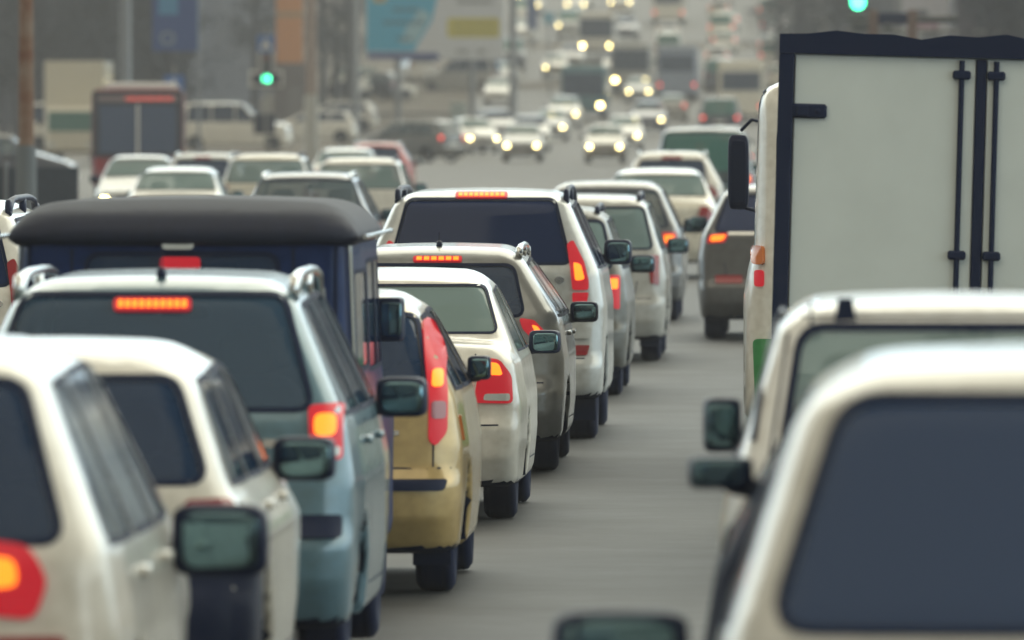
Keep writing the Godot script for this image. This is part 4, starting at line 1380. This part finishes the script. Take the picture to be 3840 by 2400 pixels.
func tram() -> void:
	var G := mats
	var o := bus("red_bus", "dark red bus with split rear window and white divider, red lettering strip above", at(137, 262), .06, 2.42, 2.95, 9.0, paint("maroon", lin(.24, .018, .03), .4), true)
	obj("upper_surround", box(Vector3(-1.18, 1.16, .0), Vector3(1.18, 2.9, .022), .02), mat("bus_black", lin(.02, .022, .035), .4), o)
	for s in [-1.0, 1.0]:
		obj("rear_pane", box(Vector3(s * .53 - .48, 1.26, .02), Vector3(s * .53 + .48, 2.52, .034), .02), glass("bus_glass", lin(.07, .10, .17), .9), o)
	obj("window_divider", box(Vector3(-.03, 1.22, .02), Vector3(.03, 2.54, .05), .01), mats.plate, o)
	var strip_ := obj("display_strip", box(Vector3(-1.05, 2.62, .02), Vector3(1.05, 2.76, .036), .01), mat("display_grey", lin(.22, .17, .18), .5), o)
	for i in 16:
		obj("display_mark", bxc(Vector3(-.3 + i * .08, 2.69, .04), Vector3(.045, .06 + .02 * (i % 3), .012)), lit("display_red", lin(.7, .08, .06), .6), strip_)
	obj("roof_hatch", box(Vector3(-.85, 2.95, -2.4), Vector3(.95, 3.12, -.5), .04), mats.plate, o)
func lorry() -> void:
	var o := thing("box_lorry", "cream box lorry facing the camera with a green windscreen, behind the white turning car", "truck", at(73, 385))
	var cream := paint("cream_box", lin(.66, .63, .52), .5)
	var cab := obj("cab", box(Vector3(-1.0, .45, -.0), Vector3(1.0, 2.25, 1.7), .15), cream, o)
	obj("windshield", box(Vector3(-.85, 1.3, 1.69), Vector3(.85, 2.05, 1.715), .02), glass("glass_green", lin(.06, .19, .165), .8), cab)
	obj("cargo_box", box(Vector3(-1.15, .9, -5.0), Vector3(1.15, 4.0, -.05), .03), cream, o)
	for s in [-1.0, 1.0]:
		obj("headlight", box(Vector3(s * .75 - .14, .7, 1.69), Vector3(s * .75 + .14, .88, 1.715), .01), mats.clear_lens, o)
		obj("mirror", blob(Vector3(s * 1.18, 1.7, 1.5), Vector3(.2, .4, .1), .4), mats.plastic, o)
		for t in [-1.0, 3.8]:
			wheel(o, Vector3(s * .85, .42, -t), .42, .25, s, mats.rim)

# ------------------------------------------------------------------ street furniture, buildings, trees
func lamp_post(px: float, d: float, h: float, r0: float, r1: float, m: Material, label: String, base: Material = null, bh := 0.0) -> Node3D:
	var o := thing("lamp_post", label, "post", at(px, d))
	obj("shaft", tube([Vector3(0, bh, 0), Vector3(0, h * .5, 0), Vector3(0, h, 0)], [r0, (r0 + r1) * .5, r1], 14), m, o)
	if base:
		obj("base_sleeve", tube([Vector3(0, -.1, 0), Vector3(0, bh, 0), Vector3(0, bh + .06, 0)], [r0 * 1.35, r0 * 1.3, r0], 14), base, o)
	obj("lamp_arm", tube([Vector3(0, h - .05, 0), Vector3(.5, h + .6, 0), Vector3(1.8, h + .8, 0)], [r1 * .7, r1 * .55, r1 * .45], 8), m, o)
	obj("lamp_head", blob(Vector3(2.1, h + .8, 0), Vector3(.8, .16, .3), .6), mats.concrete, o)
	return o
func crossing_sign(px: float, d: float, y: float, s: float, label: String, bottom := 0.0) -> Node3D:
	var o := thing("crossing_sign", label, "sign", at(px, d))
	var g := gy(d)
	if bottom >= 0.0:
		obj("post", tube([Vector3(0, 0, -.05), Vector3(0, y - g + s, -.05)], [.04], 8), mats.concrete, o)
	var c := y - g
	obj("plate", box(Vector3(-s / 2, c - s / 2, -.015), Vector3(s / 2, c + s / 2, .01), .01), mat("sign_blue", lin(.02, .11, .38), .5), o)
	obj("triangle", prism(PackedVector2Array([Vector2(-s * .36, c - s * .3), Vector2(s * .36, c - s * .3), Vector2(0, c + s * .36)]), .011, .016), mats.plate, o)
	var st := new_st()
	add_tube(st, [Vector3(-s * .10, c - s * .27, .018), Vector3(0, c - s * .05, .018), Vector3(s * .11, c - s * .27, .018)], [s * .025], 6)
	add_tube(st, [Vector3(0, c - s * .05, .018), Vector3(0, c + s * .1, .018)], [s * .035], 6)
	obj("walking_figure", st.commit(), mats.rubber, o)
	return o
func signal_head(o: Node3D, c: Vector3, w: float, h: float, lenses: Array) -> void:   # lenses: [offset x, y, material]
	var b := obj("backing_board", box(c + Vector3(-w / 2 - .12, -h / 2 - .12, -.02), c + Vector3(w / 2 + .12, h / 2 + .12, .0), .005), mats.plate, o)
	obj("signal_box", box(c + Vector3(-w / 2, -h / 2, .002), c + Vector3(w / 2, h / 2, .18), .02), mats.plastic, b)
	for l in lenses:
		var p: Vector3 = c + Vector3(l[0], l[1], .18)
		obj("lens", blob(p, Vector3(.3, .3, .05), 1.0, 16, 8), l[2], b)
		var st := new_st()
		for i in 8:
			var a0 := PI * i / 8
			var a1 := PI * (i + 1) / 8
			quadf(st, p + Vector3(cos(a0) * .17, sin(a0) * .17, 0), p + Vector3(cos(a1) * .17, sin(a1) * .17, 0), p + Vector3(cos(a1) * .17, sin(a1) * .17, .2), p + Vector3(cos(a0) * .17, sin(a0) * .17, .2))
		obj("visor", st.commit(), mats.plastic, b)
func street_things() -> void:
	var G := mats
	var rust := mat("rusty_concrete", lin(.24, .19, .15), .9, 0, 0, noise_tex("rust", 41, .02, Color(.75, .45, .3), Color(1, 1, 1), 5, 256), .35)
	var gal := mat("galvanised", lin(.19, .205, .225), .6, .2)
	lamp_post(25, 147, 9.0, .115, .09, rust, "rust streaked concrete lamp post standing behind the dark panel fence", mat("post_grey", lin(.13, .15, .165), .8), 1.9)
	lamp_post(124.5, 292, 10.0, .2, .15, gal, "plain grey steel lamp post rising behind the red bus")
	lamp_post(311, 405, 11.0, .22, .19, mat("post_pink", lin(.42, .33, .29), .85, 0, 0, noise_tex("stone", 5, .05, Color(.7, .7, .7), Color(1, 1, 1)), .3), "pinkish concrete lamp post with pale base beside the orange board", mat("post_pale", lin(.45, .46, .44), .85), 2.6)
	lamp_post(355, 470, 12.0, .2, .16, gal, "slim dark lamp post at the edge of the advertising board")
	lamp_post(513, 520, 12.0, .22, .18, gal, "slim grey lamp post past the far end of the advertising board")
	crossing_sign(173.5, 360, 3.55, .72, "blue crossing sign with white triangle above the red bus roof")
	# signal with crossing sign above it
	var d := 395.0
	var o := thing("traffic_light", "traffic light with white backing boards and a lit green arrow under a crossing sign", "traffic light", at(266, d))
	var g := gy(d)
	obj("post", tube([Vector3(0, 0, -.08), Vector3(0, 4.8, -.08)], [.07], 10), G.concrete, o)
	var green := lit("signal_green", lin(.06, 1.0, .45), 5.0)
	signal_head(o, Vector3(0, 2.3 + 2.1 - g, 0), .42, 1.1, [[0, .35, G.red_lens], [0, 0, G.plastic]])
	signal_head(o, Vector3(0, 2.3 + 1.68 - g - .05, .04), 1.1, .42, [[.02, 0, green]])
	obj("control_box", box(Vector3(-.5, 2.3 + .2 - g - .75, -.15), Vector3(.35, 2.3 + .25 - g, .12), .02), mats.plastic, o)
	crossing_sign(265.5, 394, 5.3, .68, "blue crossing sign mounted over the green traffic light", 0.0)
	# advertising board
	d = 432.0
	o = thing("billboard", "large advertising board with cyan and white print and a yellow box", "billboard", at(434.5, d))
	g = gy(d)
	var s := d / F
	var w := 139.0 * s
	var y0 := EYE + (VY - 59.5) * s - g
	var bh := 3.1
	obj("board", box(Vector3(-w / 2, y0, -.12), Vector3(w / 2, y0 + bh, 0), .02), mat("board_white", lin(.55, .58, .62), .5), o)
	var L := -w / 2
	obj("cyan_print", prism(PackedVector2Array([Vector2(L + .05, y0 + .35), Vector2(L + 2.1, y0 + .35), Vector2(L + 2.9, y0 + 1.7), Vector2(L + 3.2, y0 + bh - .03), Vector2(L + .05, y0 + bh - .03)]), .002, .006), mat("print_cyan", lin(.05, .36, .56), .5), o)
	obj("pale_print", prism(PackedVector2Array([Vector2(L + 1.5, y0 + .7), Vector2(L + 2.2, y0 + .7), Vector2(L + 2.85, y0 + 1.9), Vector2(L + 2.4, y0 + 2.2), Vector2(L + 1.8, y0 + 1.4)]), .007, .010), mat("print_pale", lin(.28, .47, .55), .5), o)
	obj("yellow_print", prism(rounded([Vector2(.55, y0 + .95), Vector2(w / 2 - .2, y0 + .95), Vector2(w / 2 - .2, y0 + 1.8), Vector2(.55, y0 + 1.8)], .15), .002, .006), mat("print_yellow", lin(.52, .47, .10), .5), o)
	obj("navy_print", prism(PackedVector2Array([Vector2(L + .1, y0 + .02), Vector2(L + 3.3, y0 + .02), Vector2(L + 3.1, y0 + .3), Vector2(L + .1, y0 + .3)]), .007, .010), mat("print_navy", lin(.06, .08, .24), .5), o)
	var ink := mat("print_ink", lin(.05, .14, .24), .6)
	var ink2 := mat("print_grey", lin(.22, .24, .26), .6)
	for row in [[L + 1.0, 2.85, 1.3, ink], [L + 1.2, 2.15, 1.1, ink], [L + .75, 1.6, 1.8, ink], [L + 1.35, .9, .7, ink], [.95, 2.5, 1.6, ink2], [.95, .35, .5, ink2], [1.8, .35, .45, ink2], [.8, 1.55, 1.9, mat("print_olive", lin(.33, .31, .08), .6)], [.8, 1.2, 1.9, mat("print_olive", lin(.33, .31, .08), .6)]]:
		var x: float = row[0]
		var k := 0
		var n := part("printed_line", o)
		while x < row[0] + row[2]:
			var lw := .07 + .035 * ((k * 7) % 3)
			obj("printed_mark", bxc(Vector3(x + lw / 2, y0 + row[1], .013), Vector3(lw, .16 + .03 * (k % 2), .003)), row[3], n)
			x += lw + .045
			k += 1
	obj("emblem", prism(rounded([Vector2(L + .3, y0 + 2.45), Vector2(L + .95, y0 + 2.45), Vector2(L + .95, y0 + 3.05), Vector2(L + .3, y0 + 3.05)], .3, 6), .007, .012), mat("print_gold", lin(.45, .38, .16), .5), o)
	obj("emblem_centre", prism(rounded([Vector2(L + .48, y0 + 2.6), Vector2(L + .78, y0 + 2.6), Vector2(L + .78, y0 + 2.95), Vector2(L + .48, y0 + 2.95)], .12, 4), .013, .017), mat("print_plum", lin(.16, .13, .2), .5), o)
	for x in [-1.6, 1.6]:
		obj("leg", tube([Vector3(x, 0, -.3), Vector3(x, y0 + bh, -.3)], [.14], 10), gal, o)
	# blue banner on the steel post
	o = thing("blue_banner", "blue hanging banner with pale round emblem between two dark trees", "banner", at(174.5, 330))
	g = gy(330)
	var yb := EYE + (VY - 51.0) * .033 - g
	obj("banner_sheet", box(Vector3(-.75, yb, -.03), Vector3(.75, yb + 3.0, .0), .01), mat("banner_blue", lin(.025, .06, .20), .6), o)
	obj("light_panel", box(Vector3(-.55, yb + 1.2, .002), Vector3(.1, yb + 2.9, .008)), mat("banner_light", lin(.05, .2, .36), .6), o)
	obj("emblem", prism(rounded([Vector2(-.5, yb + .2), Vector2(0, yb + .2), Vector2(0, yb + .65), Vector2(-.5, yb + .65)], .22, 6), .002, .007), mat("banner_mark", lin(.16, .2, .24), .6), o)
	obj("emblem_centre", prism(rounded([Vector2(-.4, yb + .3), Vector2(-.1, yb + .3), Vector2(-.1, yb + .56), Vector2(-.4, yb + .56)], .13, 6), .008, .012), mat("banner_blue", lin(.025, .06, .20), .6), o)
	obj("post", tube([Vector3(.78, 0, -.05), Vector3(.78, yb + 3.2, -.05)], [.05], 8), gal, o)
	obj("edge_trim", box(Vector3(.73, yb, -.03), Vector3(.77, yb + 3.0, .015)), mat("banner_trim", lin(.12, .2, .36), .6), o)
	# orange board over a dark kiosk
	o = thing("kiosk", "dark brown kiosk with a tall orange sign board above it", "kiosk", at(289, 540))
	g = gy(540)
	yb = EYE + (VY - 63.0) * .054 - g
	obj("wall", box(Vector3(-.9, 0, -3), Vector3(1.0, yb, 0), .03), mat("kiosk_brown", lin(.10, .085, .085), .8), o)
	obj("door", box(Vector3(-.1, .05, 0), Vector3(.65, 2.0, .03), .01), mat("kiosk_door", lin(.13, .12, .12), .6), o)
	obj("sign_board", box(Vector3(-.72, yb, -.2), Vector3(.72, yb + 4.2, .05), .02), mat("board_orange", lin(.50, .20, .05), .6), o)
	obj("sign_band", box(Vector3(-.72, yb + 2.5, .052), Vector3(.72, yb + 2.75, .06)), mat("board_band", lin(.28, .2, .09), .6), o)
	# dark panel fence on the pavement
	o = thing("panel_fence", "dark blue grey panel fence along the pavement in front of the lamp post", "fence", at(0, 150))
	var fm := mat("fence_navy", lin(.035, .05, .075), .6, 0, 0, noise_tex("grime", 11, .03, Color(.86, .85, .83), Color(1, 1, 1), 6, 512), .5)
	for i in 5:
		obj("fence_panel", box(Vector3(-4.3 + i * 1.1, .12, -.03), Vector3(-3.24 + i * 1.1, 1.62, .03), .01), fm, o)
		obj("fence_post", box(Vector3(-4.36 + i * 1.1, 0, -.05), Vector3(-4.3 + i * 1.1, 1.7, .05), .01), gal, o)
	# roadside cabinet, hedges and railing past the junction
	o = thing("street_cabinet", "pale grey green street cabinet beside the railing below the advertising board", "cabinet", at(458, 470))
	obj("cabinet_body", box(Vector3(-.36, .1, -.5), Vector3(.36, 1.95, 0), .02), mat("cabinet_green", lin(.27, .32, .31), .6), o)
	obj("cabinet_door", box(Vector3(-.3, .2, .001), Vector3(.3, 1.85, .02), .008), mat("cabinet_green", lin(.27, .32, .31), .6), o)
	obj("cabinet_plinth", box(Vector3(-.4, 0, -.54), Vector3(.4, .1, .04), .01), G.concrete, o)
	o = thing("railing", "low dark railing along the verge from the advertising board to the cabinet", "railing", at(410, 492))
	for i in 26:
		obj("baluster", box(Vector3(-2.6 + i * .21, .0, -.02), Vector3(-2.56 + i * .21, 1.2, .02)), G.plastic, o)
	for y in [.15, 1.15]:
		obj("rail", box(Vector3(-2.7, y, -.03), Vector3(2.8, y + .07, .03), .01), G.plastic, o)
	# overhead signals beyond the box truck
	d = 240.0
	s = d / F
	o = thing("signal_gantry", "overhead signal frame of brown posts and dark panels seen above the box truck roof", "traffic light", at(892, d))
	g = gy(d)
	var Y := func(py: float) -> float: return EYE + (VY - py) * s - g
	var brown := mat("gantry_brown", lin(.16, .11, .095), .8)
	for x in [-.46, .48]:
		obj("post", box(Vector3(x - .12, 0, -.1), Vector3(x + .12, Y.call(10), .1), .02), brown, o)
	obj("centre_panel", box(Vector3(-.34, Y.call(25), .0), Vector3(.36, Y.call(13), .12), .02), mat("frame_navy", lin(.013, .022, .058), .5), o)
	for q in [[-1.08, -.58, 21.5, 18.0], [-.98, -.58, 29.0, 24.5], [.6, 1.56, 23.0, 18.5], [-.2, .0, 29.5, 26.0]]:
		obj("signal_panel", box(Vector3(q[0], Y.call(q[2]), .0), Vector3(q[1], Y.call(q[3]), .15), .02), mat("panel_teal", lin(.02, .035, .05), .5), o)
		obj("panel_cap", box(Vector3(q[0], Y.call(q[3]) + .003, -.05), Vector3(q[1], Y.call(q[3]) + .05, .2), .01), mats.concrete, o)
	obj("signal_box", box(Vector3(-1.02, Y.call(9), -.05), Vector3(-.6, Y.call(-24), .12), .02), G.plastic, o)
	obj("lens", blob(Vector3(-.82, Y.call(2.5), .14), Vector3(.34, .34, .06), 1.0, 16, 8), lit("signal_green", lin(.06, 1.0, .45), 5.0), o)
	obj("crossbeam", box(Vector3(-1.1, Y.call(33), -.12), Vector3(1.6, Y.call(30), .0), .02), G.concrete, o)
	o = thing("hoarding", "pale hoarding with a grey and pink mark, in front of the plum building", "billboard", at(926, 330))
	g = gy(330)
	yb = EYE + (VY - 36.0) * .033 - g
	obj("hoarding_sheet", box(Vector3(-.8, yb, -.05), Vector3(.75, yb + 3.0, 0), .02), mat("hoarding_pale", lin(.42, .42, .46), .6), o)
	obj("hoarding_mark", blob(Vector3(-.15, yb + .75, .005), Vector3(.45, .25, .01), 1.0), mat("hoarding_grey", lin(.12, .13, .16), .6), o)
	obj("hoarding_band", box(Vector3(-.6, yb + .25, .002), Vector3(.4, yb + .4, .01)), mat("hoarding_pink", lin(.36, .2, .25), .6), o)
	obj("leg", tube([Vector3(0, 0, -.2), Vector3(0, yb + 2.8, -.2)], [.1], 8), gal, o)
	for q in [[532, 700, "blue_sign", "narrow blue street banner on the far verge", lin(.05, .09, .22)], [549, 610, "small_blue_sign", "small pale blue roadside sign over green on the far verge", lin(.16, .36, .46)]]:
		o = thing(q[2], q[3], "sign", at(q[0], q[1]))
		var sc: float = q[1] / F
		var top: float = EYE + (VY - (-5.0 if q[1] > 650 else 12.0)) * sc - gy(q[1])
		var low: float = EYE + (VY - (30.0 if q[1] > 650 else 24.0)) * sc - gy(q[1])
		obj("sign_plate", box(Vector3(-5.5 * sc, low, -.03), Vector3(5.5 * sc, top, .03), .01), mat(q[2], q[4], .6), o)
		obj("post", tube([Vector3(0, 0, -.08), Vector3(0, top, -.08)], [.06], 8), gal, o)

func building(called: String, label: String, lo: Vector3, hi: Vector3, m: Material, nx: int, ny: int, wm: Material, ww := .55, wh := .5) -> void:
	var o := thing(called, label, "building", Vector3((lo.x + hi.x) / 2, lo.y, hi.z))
	var w := hi.x - lo.x
	var h := hi.y - lo.y
	obj("wall", box(Vector3(-w / 2, -2, lo.z - hi.z), Vector3(w / 2, h, 0)), m, o)
	obj("roof", box(Vector3(-w / 2 - .3, h, lo.z - hi.z - .3), Vector3(w / 2 + .3, h + .5, .3), .05), mats.concrete, o)
	for i in nx:
		for j in ny:
			var cx := -w / 2 + w * (i + .5) / nx
			var cy := h * (j + .55) / ny
			var n := obj("window", bxc(Vector3(cx, cy, .0), Vector3(w / nx * ww, h / ny * wh, .06), .01), wm, o)
			obj("sill", bxc(Vector3(cx, cy - h / ny * wh * .5 - .06, .08), Vector3(w / nx * ww + .2, .1, .16), .01), mats.concrete, n)
func buildings() -> void:
	var pane := mat("far_pane", lin(.05, .06, .08), .2)
	var pale := mat("far_pane_pale", lin(.4, .36, .35), .4)
	building("pink_building", "pink building with pale vertical windows behind the trees", Vector3(-46.5, 4, -740), Vector3(-42.6, 26, -720), mat("wall_pink", lin(.36, .17, .15), .8), 6, 7, pale, .4, .8)
	building("white_building", "white building front behind the orange board", Vector3(-41.3, 6, -800), Vector3(-38.2, 30, -790), mat("wall_white", lin(.6, .57, .58), .8), 2, 8, pane, .3, .3)
	building("plum_building", "dark plum grey building rising beyond the box truck", Vector3(4.2, .3, -400), Vector3(26, 16, -345), mat("wall_plum", lin(.055, .05, .068), .85), 8, 4, pane, .5, .5)
	building("slate_building", "slate grey building beyond the overhead signals", Vector3(-.5, 2.5, -660), Vector3(14, 24, -620), mat("wall_slate", lin(.12, .13, .14), .85), 6, 5, pane, .5, .5)
	building("grey_block", "low grey block behind the parked vans past the junction", Vector3(-62, 12, -900), Vector3(-36, 34, -880), mat("wall_grey", lin(.22, .22, .23), .85), 10, 5, pane, .5, .5)
	building("dark_hall", "long dark hall behind the bare roadside trees", Vector3(-72, .8, -640), Vector3(-34.6, 16, -535), mat("wall_dark", lin(.018, .025, .045), .9), 12, 3, pane, .4, .4)
	building("far_block", "hazy pale block standing on the crest of the road", Vector3(-110, 60, -2100), Vector3(-40, 100, -2050), mat("wall_far", lin(.3, .29, .28), .9), 14, 6, pane, .5, .5)

func tree_mesh(seed_: int, h: float, spread: float, leafy: float) -> Array:
	var r := RandomNumberGenerator.new()
	r.seed = seed_
	var wood := new_st()
	var crown := new_st()
	add_tube(wood, [Vector3(0, -.2, 0), Vector3(.1, h * .35, .05), Vector3(-.05, h * .7, 0), Vector3(0, h, 0)], [h * .022, h * .017, h * .01, .02], 8)
	for i in 26:
		var y := h * r.randf_range(.18, .92)
		var a := r.randf() * TAU
		var l := spread * (1.15 - y / h) * r.randf_range(.6, 1.1)
		var p0 := Vector3(0, y, 0)
		var p1 := p0 + Vector3(cos(a), .5, sin(a)) * l * .55
		var p2 := p1 + Vector3(cos(a + r.randf_range(-.5, .5)), .35, sin(a)) * l * .5
		add_tube(wood, [p0, p1, p2], [h * .007, h * .004, .012], 5)
		for k in int(70 * leafy):
			var c := p1.lerp(p2, r.randf()) .lerp(p0, r.randf() * .45) + Vector3(r.randfn(), r.randfn() * .8, r.randfn()) * l * .2
			var u := Vector3(r.randfn(), r.randfn(), r.randfn()).normalized() * r.randf_range(.07, .17)
			var v := u.cross(Vector3(r.randfn(), r.randfn(), r.randfn())).normalized() * r.randf_range(.04, .1)
			quadf(crown, c - u, c - v * .6, c + u, c + v * .6)
	return [wood.commit(), crown.commit()]
func trees() -> void:
	var bark := mat("bark", lin(.026, .030, .046), .9)
	var leaf := mat("foliage_dark", lin(.018, .027, .042), .9)
	var kinds := [tree_mesh(3, 11.0, 3.2, 1.6), tree_mesh(8, 12.5, 2.8, 1.8), tree_mesh(15, 10.0, 3.6, 1.5), tree_mesh(23, 13.0, 2.4, 2.0)]
	var first: Array[Node3D] = []
	for k in 4:
		first.append(null)
	var spots := []
	for i in 30:
		if i > 16: continue
		spots.append([i * 11.5 - 12.0 + rng.randf_range(-4, 4), 415 + rng.randf_range(0, 90)])
	for q in [[255, 560], [335, 570], [348, 590], [322, 580], [800, 520], [815, 560], [838, 500], [862, 540], [780, 640], [990, 330], [1015, 335]]:
		spots.append(q)
	var g := "dark roadside trees behind the junction"
	for i in spots.size():
		var k := i % 4
		var p := at(spots[i][0], spots[i][1])
		var label := "dark bare roadside tree with dense twigs in front of the long hall" if spots[i][0] < 500 else "dark tree beyond the box truck in front of grey buildings"
		var o := thing("tree", label, "tree", p, rng.randf() * TAU, g if spots[i][0] < 500 else "trees beyond the box truck")
		obj("trunk", kinds[k][0], bark, o)
		obj("crown", kinds[k][1], leaf, o)

func _ready() -> void:
	rng.seed = 7
	base_mats()
	setup_camera()
	setup_light()
	ground_and_road()
	buildings()
	trees()
	street_things()
	lane_vehicles()
	flush_meta()
